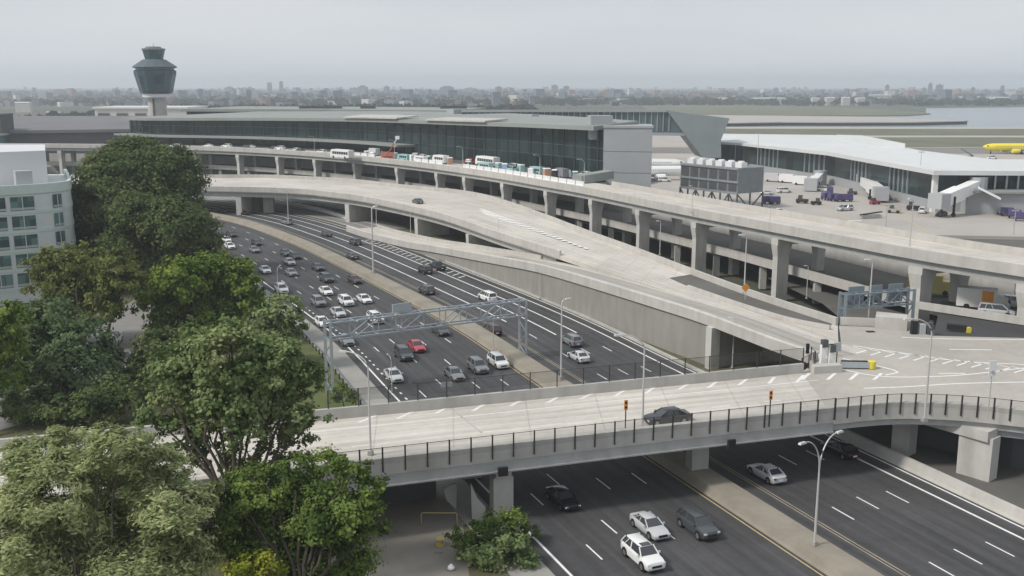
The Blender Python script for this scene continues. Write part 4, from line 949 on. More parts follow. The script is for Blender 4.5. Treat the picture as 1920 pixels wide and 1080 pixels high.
# ================================================================== VEHICLES
def car(name, cat, L_, W_, H_, prof, gh, roofz, hood=None):
    """prof: (x, zbottom, ztop, halfwidth) from nose to tail; gh: belt front, belt rear, roof front, roof rear"""
    t = thing(name, name.replace('_', ' '), cat)
    m_ = MB(); q = []; n = 12
    for x, zb, zt, hw_ in prof:
        q += [(x, y * hw_, z) for y, z in ((-.90, zb), (-1, zb + .12), (-1.0, zb + (zt - zb) * .62), (-.965, zt - .10), (-.90, zt - .03), (-.72, zt), (.72, zt), (.90, zt - .03), (.965, zt - .10), (1.0, zb + (zt - zb) * .62), (1, zb + .12), (.90, zb))]
    c = len(prof)
    m_.add(q, [(i * n + k, i * n + (k + 1) % n, (i + 1) * n + (k + 1) % n, (i + 1) * n + k) for i in range(c - 1) for k in range(n)] + [tuple(range(n))[::-1], tuple(range((c - 1) * n, c * n))])
    bf, br_, rf_, rr_ = gh; wb = W_ / 2 * .88; wr = W_ / 2 * .68; zb = roofz[0]; zr_ = roofz[1]
    # roof panel and pillars in body colour
    rp = [(rf_ + .05, wr * .96, zr_ - .05), (rf_ - .25, wr, zr_), (rr_ + .25, wr, zr_ + .0), (rr_ - .05, wr * .96, zr_ - .06)]
    top = []
    for x, wy, z in rp: top += [(x, -wy, z - .05), (x, -wy * .82, z + .03), (x, wy * .82, z + .03), (x, wy, z - .05)]
    m_.add(top, [(i * 4 + k, i * 4 + k + 1, i * 4 + k + 5, i * 4 + k + 4) for i in range(3) for k in range(3)] + [(0, 3, 15, 12), (0, 1, 2, 3), (12, 15, 14, 13), (0, 12, 13, 1), ])
    for sgn in (-1, 1):
        m_.beam((bf, sgn * wb, zb), (rf_, sgn * wr, zr_ - .04), .09, .07); m_.beam((br_, sgn * wb, zb), (rr_, sgn * wr, zr_ - .05), .16, .09)
        xm = (bf + br_) / 2 - .05; xr = (rf_ + rr_) / 2; m_.beam((xm, sgn * (wb + .01), zb), (xr, sgn * (wr + .01), zr_ - .04), .09, .06)
        if rr_ - br_ > -.5 or H_ > 1.6: m_.beam((br_ * .6 + bf * .4 - .8, sgn * (wb + .01), zb), (rr_ * .72 + rf_ * .28, sgn * (wr + .01), zr_ - .04), .08, .06)
    m_.build('body', 'paint', t, smooth=38)
    g = MB(); k = .985
    g.add([(bf, -wb * k, zb - .05), (bf, wb * k, zb - .05), (br_, wb * k, zb - .05), (br_, -wb * k, zb - .05), (rf_, -wr * k, zr_ - .03), (rf_, wr * k, zr_ - .03), (rr_, wr * k, zr_ - .03), (rr_, -wr * k, zr_ - .03)],
          [(0, 1, 5, 4), (1, 2, 6, 5), (2, 3, 7, 6), (3, 0, 4, 7), (4, 5, 6, 7)]); g.build('window', 'carglass', t)
    wx = L_ * .305; r = .34 if H_ < 1.6 else .38
    for sx in (-1, 1):
        for sy in (-1, 1):
            wl = MB(); wl.disc((sx * wx, sy * (W_ / 2 - .10), r), r, 16, 'y', .24); wl = wl.build('wheel', 'tyre', t, smooth=40)
            MB().disc((sx * wx, sy * (W_ / 2 + .012), r), r * .64, 12, 'y', .03).build('rim', 'rim', wl)
            ar = MB(); ar.disc((sx * wx, sy * (W_ / 2 - .015), r + .03), r + .07, 16, 'y', .035); ar.build('wheel_arch', 'dark', t)
    x0, zb0, zt0, h0 = prof[1]
    for sy in (-1, 1):
        MB().box((x0 - .06, sy * h0 * .78, zt0 - .22), (.30, h0 * .34, .15), sy * .18).build('headlight', 'lampglass', t)
        x1, zb1, zt1, h1 = prof[-2]; MB().box((x1 - .02, sy * h1 * .80, zt1 - .28), (.26, h1 * .3, .18), 0).build('tail_light', 'tail', t)
        MB().box((bf - .28, sy * (W_ / 2 + .07), zb + .0), (.14, .2, .15), 0, .8).build('mirror', 'paint', t)
    xg, zg, zgt, hg = prof[0]
    MB().box((xg - .02, 0, zg + .10), (.08, hg * 1.25, .2), 0).build('grille', 'dark', t)
    MB().box((prof[-1][0] + .0, 0, prof[-1][1] + .1), (.05, .5, .16)).build('number_plate', 'whitepaint', t)
    return t
sedan = car('sedan', 'car', 4.75, 1.84, 1.45, [(2.36, .36, .60, .70), (2.24, .24, .72, .82), (1.75, .2, .83, .90), (1.0, .19, .92, .92), (0, .19, .96, .92), (-1.1, .2, .98, .92), (-1.75, .21, 1.0, .90), (-2.22, .26, .98, .84), (-2.37, .4, .86, .74)], (1.05, -1.85, .22, -1.05), (.93, 1.42))
suv = car('suv', 'car', 4.75, 1.92, 1.75, [(2.36, .42, .78, .74), (2.26, .3, .95, .86), (1.8, .26, 1.04, .93), (1.15, .25, 1.10, .95), (0, .25, 1.12, .96), (-1.3, .26, 1.14, .95), (-2.0, .28, 1.15, .93), (-2.28, .34, 1.12, .88), (-2.37, .46, 1.0, .80)], (1.2, -2.25, .5, -1.85), (1.07, 1.72))
van = car('minivan', 'car', 5.1, 1.98, 1.85, [(2.55, .42, .72, .74), (2.46, .28, .86, .88), (2.1, .24, .98, .95), (1.5, .23, 1.1, .98), (0, .23, 1.16, .99), (-1.5, .24, 1.17, .98), (-2.2, .26, 1.17, .96), (-2.46, .32, 1.12, .92), (-2.55, .45, 1.0, .84)], (1.75, -2.42, .75, -2.2), (1.08, 1.84))
pick = car('pickup_truck', 'truck', 5.6, 1.95, 1.85, [(2.8, .48, .86, .76), (2.7, .34, 1.02, .9), (2.2, .3, 1.12, .96), (1.3, .3, 1.16, .97), (0, .3, 1.16, .97), (-.8, .3, 1.16, .97), (-.82, .3, 1.16, .97), (-2.7, .36, 1.14, .95), (-2.8, .46, 1.05, .9)], (1.35, -.85, .7, -.62), (1.08, 1.82))
# sunroof panels exist only on the SUV in front (added below)
WH, SI, GR, DG, BK, RD, MR, TN = (.78, .78, .77), (.52, .53, .54), (.20, .21, .22), (.06, .065, .07), (.012, .012, .014), (.42, .045, .07), (.05, .018, .016), (.40, .37, .31)
def drive(kind, pxx, pyy, col, label, away=False, z=0.0, ang=None):
    p = at(pxx, pyy, z + .35); p.z = z
    s, o = so(p); a = hdir(s) + (0 if away else math.pi) if ang is None else ang
    return put(kind, USED, Vector((p.x, p.y, z + .014)), a, label, color=col)
IN = 'cars on the inbound carriageway'; OUT = 'cars on the outbound carriageway'
front = drive(suv, 1205, 1046, WH, 'white sport utility vehicle with a sunroof, nearest car at the bottom edge')
proto_suv = front
inb = [
 (sedan, 1218, 990, SI, 'silver sedan just behind the nearest white vehicle'),
 (suv, 1308, 990, DG, 'dark green grey utility vehicle beside the silver sedan next to the median'),
 (sedan, 1055, 938, BK, 'black sedan coming out from under the bridge pier'),
 (suv, 934, 682, WH, 'white utility vehicle next to the median just beyond the bridge'),
 (suv, 896, 691, GR, 'grey utility vehicle left of the white one just beyond the bridge'),
 (sedan, 852, 704, GR, 'grey sedan behind the chain link fence beyond the bridge'),
 (sedan, 738, 707, SI, 'silver sedan with a lamp arm over it in the left lane beyond the bridge'),
 (suv, 757, 668, DG, 'dark grey utility vehicle diagonally behind the red car'),
 (sedan, 781, 652, RD, 'red sedan, the only red car on the highway'),
 (sedan, 649, 640, GR, 'grey sedan just below the left foot of the gantry truss'),
 (sedan, 826, 622, DG, 'dark sedan peeking out below the gantry near the median'),
 (sedan, 604, 606, WH, 'white sedan left of the gantry post'),
 (suv, 704, 600, WH, 'white utility vehicle seen through the gantry truss'),
 (sedan, 634, 588, SI, 'silver sedan behind the left end of the gantry truss'),
 (suv, 649, 568, WH, 'white utility vehicle in the middle lane just above the gantry'),
 (sedan, 683, 563, WH, 'white sedan right of the white utility vehicle above the gantry'),
 (suv, 597, 569, GR, 'grey utility vehicle left of the white pair above the gantry'),
 (sedan, 611, 548, WH, 'white sedan alone in its lane behind the grey utility vehicle'),
 (suv, 528, 545, WH, 'white utility vehicle close to the green tree edge'),
 (suv, 612, 525, DG, 'dark grey utility vehicle two rows above the gantry'),
 (sedan, 665, 527, MR, 'dark maroon sedan next to the tan median'),
 (sedan, 546, 513, GR, 'grey sedan behind the white one at the tree edge'),
 (sedan, 543, 493, SI, 'silver white sedan in the queue of four by the trees'),
 (sedan, 596, 503, DG, 'dark low sedan in the lane left of the tan median'),
 (sedan, 536, 476, DG, 'dark grey sedan at the far end of the queue of four'),
 (sedan, 553, 482, BK, 'black sedan close behind the dark grey one near the median'),
 (sedan, 481, 457, BK, 'black sedan far off beside the tan median'),
 (sedan, 477, 470, GR, 'grey sedan far off left of the black one'),
 (sedan, 431, 463, WH, 'white sedan far off beside the big dark tree, nearer of two'),
 (sedan, 424, 451, WH, 'white sedan far off beside the big dark tree, farther of two'),
 (sedan, 497, 508, WH, 'white car half hidden by the bright green tree'),
 (sedan, 434, 441, BK, 'black car at the far end of the inbound queue'),
]
for k, x, y, c, lb in inb: drive(k, x, y, c, lb)['group'] = IN
front['group'] = IN
MB().box((.28, 0, 1.742), (.55, .9, .02)).build('sunroof', 'carglass', front, local=True)
outb = [
 (sedan, 1437, 890, SI, 'silver sedan driving away under the right part of the bridge'),
 (sedan, 1575, 846, BK, 'black car deep in the shade under the bridge'),
 (sedan, 1085, 671, SI, 'silver sedan just beyond the bridge fence on the outbound side'),
 (suv, 1072, 642, GR, 'grey utility vehicle ahead of the silver sedan beyond the bridge'),
 (suv, 922, 622, MR, 'dark brown utility vehicle behind the gantry legs'),
 (van, 914, 560, WH, 'white van above the right end of the gantry truss'),
 (suv, 800, 547, DG, 'dark utility vehicle close to the end of the tan median'),
 (suv, 797, 509, BK, 'black utility vehicle following the dark pickup'),
 (pick, 820, 502, BK, 'black pickup truck beside the white hatched strip'),
 (sedan, 661, 482, DG, 'dark sedan outbound next to the median far off'),
 (suv, 666, 456, DG, 'dark utility vehicle outbound in the third lane far off'),
 (sedan, 612, 440, DG, 'dark sedan outbound in the middle lane far off'),
 (van, 538, 418, GR, 'grey van outbound far off below the flyover'),
 (sedan, 452, 400, BK, 'dark car outbound under the flyover, right one'),
 (sedan, 416, 396, BK, 'dark car outbound under the flyover, left one'),
]
for k, x, y, c, lb in outb: drive(k, x, y, c, lb, True)['group'] = OUT
drive(sedan, 1250, 786, BK, 'dark sedan driving along the bridge near the fence', z=6.61, ang=R(197))
drive(sedan, 783, 379, DG, 'dark sedan on the flyover ramp', z=7.15, ang=R(118))
drive(sedan, 296, 604, WH, 'white car parked on the local street between trees', ang=R(95))
for x, y, c, k, lb in ((214, 640, WH, suv, 'white car parked below the bare limbs on the local street'), (216, 664, DG, sedan, 'dark car parked nearest on the local street'),
                       (178, 655, SI, sedan, 'silver car half hidden by the blue green tree'), (175, 672, WH, sedan, 'white car under the blue green tree'), (170, 690, SI, suv, 'grey car under the edge of the blue green tree'), (95, 640, WH, van, 'white van glimpsed through the blue green tree'), (50, 645, TN, sedan, 'tan car at the left edge under the trees')):
    drive(k, x, y, c, lb, ang=R(100) if x > 190 else R(20))
def road_z(p): return 6.5
for x, y, c, k, lb, zz_ in ((1868, 588, SI, van, 'silver minivan on the roadway under the viaduct', 5.5), (1903, 572, WH, van, 'white van at the right edge under the viaduct', 5.4)):
    drive(k, x, y, c, lb, z=zz_, ang=R(-28))
# box vans, buses
def boxvan(name, cat, L_, W_, H_, cab, nwin):
    t = thing(name, name, cat)
    m_ = MB(); m_.box((-cab / 2, 0, .45), (L_ - cab, W_, H_ - .45), 0, (.995, .96)); m_.build('body', 'flat', t)
    m_ = MB(); h = H_ * (.98 if nwin else .72); m_.add([(L_ / 2 - cab, -W_ / 2 * .98, .4), (L_ / 2, -W_ / 2 * .96, .4), (L_ / 2, W_ / 2 * .96, .4), (L_ / 2 - cab, W_ / 2 * .98, .4), (L_ / 2 - cab, -W_ / 2 * .95, h), (L_ / 2 - cab * .45, -W_ / 2 * .9, h), (L_ / 2 - cab * .45, W_ / 2 * .9, h), (L_ / 2 - cab, W_ / 2 * .95, h), (L_ / 2, -W_ / 2 * .96, 1.25), (L_ / 2, W_ / 2 * .96, 1.25)],
          [(0, 3, 2, 1), (0, 1, 8, 5, 4), (3, 7, 6, 9, 2), (1, 2, 9, 8), (4, 5, 6, 7), (0, 4, 7, 3)]); m_.build('cab', 'flat', t)
    a = L_ / 2; m_ = MB(); m_.quad((a + .01, -W_ * .42, 1.32), (a + .01, W_ * .42, 1.32), (a - cab * .42, W_ * .4, h - .1), (a - cab * .42, -W_ * .4, h - .1)); m_.build('windscreen', 'carglass', t)
    for k in range(nwin):
        x0 = -L_ / 2 + .5 + k * (L_ - cab - .6) / nwin; wl = (L_ - cab - .6) / nwin - .2
        MB().box((x0 + wl / 2, 0, H_ * .48), (wl, W_ * 1.0 + .01, H_ * .3)).build('window', 'carglass', t)
    for sx in (-.3, .32):
        for sy in (-1, 1): MB().disc((sx * L_, sy * (W_ / 2 - .1), .45), .45, 14, 'y', .26).build('wheel', 'tyre', t, smooth=40)
    return t
bus = boxvan('bus', 'bus', 11.5, 2.55, 3.1, 1.2, 7); shut = boxvan('shuttle_bus', 'bus', 7.2, 2.3, 2.8, 1.3, 4); truck = boxvan('box_truck', 'truck', 7.5, 2.4, 3.3, 1.9, 0)
def vdir(p):
    i = min(range(len(vn)), key=lambda k: (vn[k].xy - p.xy).length); a = vn[min(i + 1, len(vn) - 1)] - vn[max(i - 1, 0)]; return math.atan2(a.y, a.x)
PANELS = []
for k, x, y, c, lb, z in ((truck, 1843, 574, (.78, .76, .72), 'white box truck with an orange rear panel under the viaduct', 5.5), (truck, 1745, 545, (.62, .52, .2), 'yellowish box truck parked under the viaduct behind the column', 4.6)):
    p = at(x, y, z + .5); tk_ = put(k, USED, Vector((p.x, p.y, z + .02)), R(-28), lb, color=c)
    PANELS.append((tk_, 'orange' if 'orange' in lb else 'safety'))
TE = (.30, .50, .50)
for k, x, y, c, lb in ((bus, 905, 306, WH, 'long white bus on the viaduct before the glass terminal'), (bus, 652, 291, WH, 'white coach on the viaduct at the end of the white canopy'),
                       (shut, 928, 312, TE, 'teal shuttle bus right behind the long white bus'), (shut, 1002, 321, TE, 'teal shuttle bus next to the second white barrier run'), (shut, 1040, 327, WH, 'white shuttle bus nearest the grey block'),
                       (shut, 760, 296, TE, 'teal shuttle bus right of the red hoarding'), (shut, 797, 299, WH, 'pale shuttle bus between red hoarding and lamp post'), (truck, 1062, 326, GR, 'grey box truck next to the white shuttle bus'), (truck, 690, 287, SI, 'silver box truck left of the red hoarding')):
    p = at(x, y, ZV + 1.0); q_ = vdir(p); j_ = rng.uniform(-3.5, 3.5); put(k, USED, Vector((p.x - math.sin(q_) * j_, p.y + math.cos(q_) * j_, ZV + .02)), q_ + rng.uniform(-.12, .12), lb, 1.0 if k is bus else .82, color=c, group='buses and trucks on the viaduct')
for i, (k, x, y, c, lb) in enumerate(((sedan, 630, 290, WH, 'white car behind the white coach on the viaduct'), (suv, 603, 287, WH, 'white car on the viaduct left of the coach'), (sedan, 555, 282, SI, 'silver car on the viaduct under the canopy, right one'), (suv, 525, 280, WH, 'white car on the viaduct under the canopy, second from right'),
        (sedan, 470, 277, SI, 'silver car on the viaduct under the canopy, middle one'), (suv, 425, 276, WH, 'white car on the viaduct under the canopy above the third column'), (sedan, 390, 275, WH, 'white car on the viaduct next to the top of the big tree'), (suv, 835, 302, BK, 'black car on the viaduct left of the lamp post'), (sedan, 960, 316, BK, 'black car between the teal shuttle buses'), (suv, 725, 293, DG, 'dark car in front of the red hoarding'), (sedan, 1020, 324, DG, 'dark car behind the right teal shuttle bus'), (suv, 880, 305, RD, 'red car at the tail of the long white bus'))):
    p = at(x, y, ZV + .3); put(k, USED, Vector((p.x, p.y, ZV + .02)), vdir(p), lb, color=c, group='cars on the viaduct')
for i, (k, x, y, c, lb) in enumerate(((shut, 842, 303, WH, 'white shuttle bus left of the lamp post before the dark glass'), (van, 775, 297, WH, 'white van between the two shuttle buses by the hoarding'), (van, 812, 301, TE, 'teal van right of the pale shuttle bus'), (van, 945, 315, WH, 'white van close behind the first teal shuttle bus'), (van, 975, 318, TE, 'teal van left of the right teal shuttle bus'),
        (sedan, 985, 320, WH, 'white car left of the right teal shuttle bus'), (sedan, 668, 291, MR, 'dark red car right of the white coach'), (suv, 1078, 330, WH, 'white car last in the row towards the grey block'), (van, 340, 275, WH, 'white van on the viaduct just right of the big tree top'), (sedan, 500, 279, BK, 'black car under the canopy between two pale ones'), (suv, 575, 284, BK, 'black car left of the white coach under the canopy'), (sedan, 448, 277, BK, 'black car under the canopy above the gap between columns'))):
    p = at(x, y, ZV + .5); q_ = vdir(p); put(k, USED, Vector((p.x - math.sin(q_) * 3.4 * (-1 if i % 2 else 1), p.y + math.cos(q_) * 3.4 * (-1 if i % 2 else 1), ZV + .02)), q_, lb, color=c, group='cars on the viaduct')
cab_ = thing('site_cabin', 'site cabin', 'cabin'); MB().box((0, 0, 0), (1.9, 1.6, 2.1), 0, .97).build('body', 'flat', cab_); MB().box((0, 0, 2.1), (2.05, 1.75, .25), 0, .8).build('roof', 'whitepaint', cab_); MB().box((0, -.8, .1), (.8, .05, 1.8)).build('door', 'greypaint', cab_)
for i, (x, y, c, lb) in enumerate(((748, 293, TE, 'small teal cabin directly right of the red hoarding'), (772, 295, TE, 'small teal cabin between the two shuttle buses near the hoarding'), (788, 298, WH, 'small white cabin near the pale shuttle bus'), (806, 299, TE, 'small teal cabin right of the pale shuttle bus'), (852, 303, (.5, .3, .2), 'small brown cabin by the lamp post before the dark glass'), (872, 305, TN, 'small tan cabin at the tail of the long white bus'),
        (893, 309, BK, 'small black cabin in front of the long white bus'), (938, 314, TE, 'small teal cabin between bus and shuttle'), (956, 316, (.25, .4, .6), 'small blue cabin between the teal shuttle buses'), (969, 318, TE, 'small teal cabin left of the middle gap'), (1012, 322, WH, 'small white cabin between the right shuttle buses'), (1028, 325, (.5, .28, .2), 'small rust cabin between the right shuttle buses'), (1052, 327, BK, 'small black cabin beside the grey box truck'), (1070, 329, TE, 'small teal cabin nearest the grey block'), (712, 292, SI, 'small grey cabin left of the red hoarding'), (690, 290, WH, 'small white cabin beside the silver box truck'))):
    p = at(x, y, ZV + .8); q_ = vdir(p); j_ = (1.8, -1.5, 3.0, .5)[i % 4]; put(cab_, USED, Vector((p.x - math.sin(q_) * j_, p.y + math.cos(q_) * j_, ZV + .02)), q_ + i * .7, lb, rng.uniform(.75, 1.05), color=c, group='small cabins on the viaduct')
# white water-filled barriers along the viaduct
wb = thing('water_barrier', 'white plastic barrier in a row along the viaduct roadway', 'barrier', group='white barriers along the viaduct')
m_ = MB(); m_.sweep([Vector((-1.9, 0, 0)), Vector((1.9, 0, 0))], [(-.3, 0), (.3, 0), (.26, .3), (.12, .55), (.12, 1.05), (-.12, 1.05), (-.12, .55), (-.26, .3)]); m_.build('body', 'whitepaint', wb)
vb = offs(vn, 3.2)
for x0, x1 in ((640, 702), (775, 830), (868, 1095)):
    i0, i1 = [min(range(len(vb)), key=lambda k: abs(960 + F * vb[k].x / (vb[k].y * math.cos(TH) - (14 - CH) * math.sin(TH)) - x)) for x in (x0, x1)]
    seg = resample(vb[min(i0, i1):max(i0, i1) + 1], step=4.05)
    for a, b in zip(seg[:-1], seg[1:]):
        c = (a + b) / 2; put(wb, USED, Vector((c.x, c.y, ZV + .015)), math.atan2(b.y - a.y, b.x - a.x), 'white plastic barrier in a row along the viaduct roadway', (1, 1, 1.6), group='white barriers along the viaduct')
p = at(727, 293, ZV + 1); t = thing('hoarding', 'red brown hoarding panel standing on the viaduct', 'hoarding', (p.x, p.y, ZV)); a = vdir(p)
d = Vector((math.cos(a), math.sin(a), 0)); MB().beam(Vector((p.x, p.y, ZV + 1.3)) - d * 4.3, Vector((p.x, p.y, ZV + 1.3)) + d * 4.3, .2, 2.5).build('panel', mat('red_brown_panel', (.30, .12, .09), .7), t)
m_ = MB()
for k in (-4, 0, 4): m_.beam(Vector((p.x, p.y, ZV)) + d * k, Vector((p.x, p.y, ZV + 2.7)) + d * k, .25, .25)
m_.build('post', 'greypaint', t)
p = at(722, 288, ZV + 2.6); t = thing('boom_lift', 'orange and white boom lift raised behind the red hoarding', 'lift', (p.x, p.y + 5, ZV)); c = Vector((p.x, p.y + 5, ZV))
MB().box(c, (3.2, 2, 1.5), .4).build('chassis', 'redpaint', t); MB().beam(c + Vector((0, 0, 1.6)), c + Vector((2.6, 0, 5.8)), .4, .4).build('boom', 'redpaint', t); MB().beam(c + Vector((2.6, 0, 5.8)), c + Vector((3.6, 0, 7.4)), .35, .35).build('upper_boom', 'whitepaint', t); MB().box(c + Vector((3.8, 0, 7.2)), (1.4, 1.2, 1.1)).build('basket', 'whitepaint', t)

# ================================================================== AIRCRAFT AND APRON VEHICLES
def plane(name, label, loc, rz, colm, belly):
    t = thing(name, label, 'aircraft', loc, rz=0); Lh = 18.5
    t.rotation_euler = (0, 0, rz)
    pr_ = [(-18.5, .15, .3), (-17.8, .8, .1), (-16, 1.55, .0), (-13.5, 1.95, 0), (10, 1.98, 0), (14, 1.5, .45), (17, .8, .95), (18.5, .25, 1.2)]
    m_ = MB(); q = []; n = 18
    for x, r, dz in pr_: q += [(x, r * math.cos(2 * math.pi * k / n), 3.6 + dz + r * math.sin(2 * math.pi * k / n)) for k in range(n)]
    m_.add(q, [(i * n + k, i * n + (k + 1) % n, (i + 1) * n + (k + 1) % n, (i + 1) * n + k) for i in range(len(pr_) - 1) for k in range(n)] + [tuple(range(n)), tuple(range((len(pr_) - 1) * n, len(pr_) * n))])
    m_.build('fuselage', colm, t, smooth=45, local=True)
    for s in (-1, 1):
        m_ = MB(); q = [(-3.5, s * 1.6, 2.6), (2.8, s * 1.6, 2.6), (6.6, s * 17, 3.6), (5.0, s * 17, 3.6)]
        m_.add([(x, y, z + .25) for x, y, z in q] + [(x, y, z - .2) for x, y, z in q], [(0, 1, 2, 3), (7, 6, 5, 4), (0, 4, 5, 1), (1, 5, 6, 2), (2, 6, 7, 3), (3, 7, 4, 0)]); m_.build('wing', belly, t, local=True)
        m_ = MB(); q = [(13.5, s * .9, 4.9), (16.8, s * .8, 5.1), (18.6, s * 6.2, 5.5), (17.2, s * 6.2, 5.5)]
        m_.add([(x, y, z + .12) for x, y, z in q] + [(x, y, z - .1) for x, y, z in q], [(0, 1, 2, 3), (7, 6, 5, 4), (0, 4, 5, 1), (1, 5, 6, 2), (2, 6, 7, 3), (3, 7, 4, 0)]); m_.build('tailplane', belly, t, local=True)
        m_ = MB(); m_.tube([(-5.2, s * 5.6, 1.75), (-4.6, s * 5.6, 1.75), (-2.4, s * 5.6, 1.8), (-.8, s * 5.6, 1.85)], [1.0, 1.15, 1.1, .7], 14); m_.build('engine', colm, t, smooth=45, local=True)
        m_ = MB(); m_.box((1.2, s * 3.4, 0), (.4, .5, 2.6)); m_.disc((.8, s * 3.4, .5), .5, 12, 'y', .4); m_.disc((1.7, s * 3.4, .5), .5, 12, 'y', .4); m_.build('main_gear', 'dark', t, local=True)
    m_ = MB(); q = [(12.2, 0, 5.3), (17.8, 0, 5.3), (19.4, 0, 11.6), (17.2, 0, 11.6)]
    m_.add([(x, .16, z) for x, y, z in q] + [(x, -.16, z) for x, y, z in q], [(0, 1, 2, 3), (7, 6, 5, 4), (0, 4, 5, 1), (1, 5, 6, 2), (2, 6, 7, 3), (3, 7, 4, 0)]); m_.build('fin', colm, t, local=True)
    m_ = MB(); m_.box((-14, 0, 0), (.3, .4, 2.2)); m_.disc((-14, 0, .4), .4, 12, 'y', .3); m_.build('nose_gear', 'dark', t, local=True)
    m_ = MB()
    for k in range(26): m_.box((-12 + k * .9, 0, 3.95), (.28, 3.94, .34))
    m_.box((-16.4, 0, 4.1), (.9, 2.9, .45)); m_.build('window', 'carglass', t, local=True)
    return t
p = far(1842, 277, 545); plane('airliner', 'bright yellow airliner parked on the far right of the apron', (p.x + 18.3, 545, 3.03), R(3), 'planeyellow', 'greypaint')
p = far(1290, 325, 392); plane('airliner', 'white airliner half hidden between the grey block and the plant block', (p.x - 15, 392, 3.03), R(183), 'whitepaint', 'greypaint')
p = far(1270, 318, 425); plane('airliner', 'white airliner behind the other one under the skybridge', (p.x - 14, 432, 3.03), R(172), 'whitepaint', 'greypaint')
def jetway(label, a, b, w_=2.9, h_=2.9):
    t = thing('jet_bridge', label, 'jet bridge', (a.x, a.y, 3)); m_ = MB(); mid = a.lerp(b, .55); m_.beam(a, mid, w_, h_); m_.beam(mid - (b - a) * .03, b, w_ + .5, h_ + .5); m_.build('tunnel', 'whitepaint', t)
    d = (b - a).normalized(); rz = math.atan2(d.y, d.x)
    m_ = MB(); m_.box((b.x + d.x * 1.2, b.y + d.y * 1.2, b.z - 2.1), (4.2, 4.4, 4.2), rz); m_.build('cab', 'greypaint', t)
    m_ = MB(); c = a.lerp(b, .82)
    for s in (-1, 1): m_.box((c.x - d.y * s * 2.0, c.y + d.x * s * 2.0, 3), (.5, .5, c.z - 2.6), rz); m_.disc((c.x - d.y * s * 2.0, c.y + d.x * s * 2.0, 3.6), .6, 12, 'y', .5)
    m_.beam((c.x - d.y * 2.2, c.y + d.x * 2.2, c.z - 2), (c.x + d.y * 2.2, c.y - d.x * 2.2, c.z - 2), .5, .5); m_.build('wheel_bogie', 'dark', t)
    m_ = MB(); m_.lathe((a.x, a.y, 3), [(2.4, 0), (2.4, a.z - 1)], 14); m_.build('rotunda', 'panel', t)
jetway('white jet bridge with its cab swung towards the viaduct, left of two', far(1618, 337, 352), far(1650, 362, 318))
jetway('thick white jet bridge sloping down near the concourse corner', far(1835, 345, 290), far(1766, 376, 281), 3.1, 3.1)
jetway('short white jet bridge tucked against the dark concourse wall', far(1538, 330, 372), far(1522, 345, 352), 2.6, 2.6)
t = thing('gate_house', 'grey gate building with a small curved canopy at the right end of the concourse', 'building', at(1860, 372, 3))
g0, g1 = far(1815, 360, 288), far(1925, 360, 284); MB().prism([(g0.x, g0.y), (g1.x + 6, g1.y), (g1.x + 6, g1.y + 10), (g0.x, g0.y + 10)], 2.9, 9.2).build('wall', 'panel', t)
MB().prism([(g0.x - 1, g0.y - 1.6), (g1.x + 7, g1.y - 1.6), (g1.x + 7, g1.y + 10.5), (g0.x - 1, g0.y + 10.5)], 9.2, 9.8).build('roof', 'roof', t)
m_ = MB(); a = far(1835, 352, 284); b = far(1875, 372, 282); m_.beam(a, b, 5, .4); m_.build('canopy', 'whitepaint', t)
cart = thing('baggage_cart', 'baggage cart', 'baggage cart'); MB().box((0, 0, .45), (2.9, 1.5, .15)).build('frame', 'dark', cart); MB().box((0, 0, .6), (2.7, 1.45, 1.35), 0, (.95, .9)).build('tarp', 'purple', cart)
for sx in (-1, 1):
    for sy in (-1, 1): MB().disc((sx * 1.0, sy * .6, .22), .22, 10, 'y', .15).build('wheel', 'tyre', cart)
CG = 'purple baggage carts on the apron'
for x, y, r, lb in ((1440, 379, 10, 'purple covered cart just right of the plant block, left one'), (1452, 380, 10, 'purple covered cart just right of the plant block, right one'), (1550, 372, 25, 'purple cart at the left end of the long cart train'), (1562, 374, 20, 'second purple cart of the long cart train'), (1575, 375, 8, 'third purple cart of the long cart train'), (1588, 375, 5, 'fourth purple cart of the long cart train'),
                    (1556, 361, 80, 'purple cart behind the cart train beside the jet bridge'), (1888, 402, -20, 'purple cart of the train at the right edge, left one'), (1902, 406, -24, 'purple cart of the train at the right edge, middle one'), (1914, 411, -26, 'purple cart of the train at the right edge, right one')):
    p = at(x, y, 3.5); put(cart, USED, Vector((p.x, p.y, 3.01)), R(r), lb, 1.25, group=CG)
tug = thing('tow_tractor', 'tow tractor', 'tractor'); MB().box((0, 0, .35), (3.1, 1.6, .75), 0, (.96, .94)).build('body', 'flat', tug); MB().box((-.5, 0, 1.1), (1.1, 1.4, .8), 0, .85).build('cab', 'carglass', tug)
MB().beam((-1.0, 0, 2.0), (.1, 0, 2.0), 1.3, .08).build('roof', 'flat', tug)
for sx in (-1, 1):
    for sy in (-1, 1): MB().disc((sx * .95, sy * .75, .38), .38, 12, 'y', .25).build('wheel', 'tyre', tug)
for x, y, c, lb in ((1504, 378, MR, 'dark red tow tractor between plant block and cart train'), (1676, 396, TN, 'brownish tow tractor on open apron below the white van'), (1712, 391, BK, 'black tow tractor left of the thick jet bridge'), (1821, 393, BK, 'black tow tractor under the gate canopy'), (1742, 379, DG, 'dark tow tractor close to the concourse wall')):
    p = at(x, y, 3.5); put(tug, USED, Vector((p.x, p.y, 3.01)), R(-25), lb, 1.2, color=c, group='tow tractors on the apron')
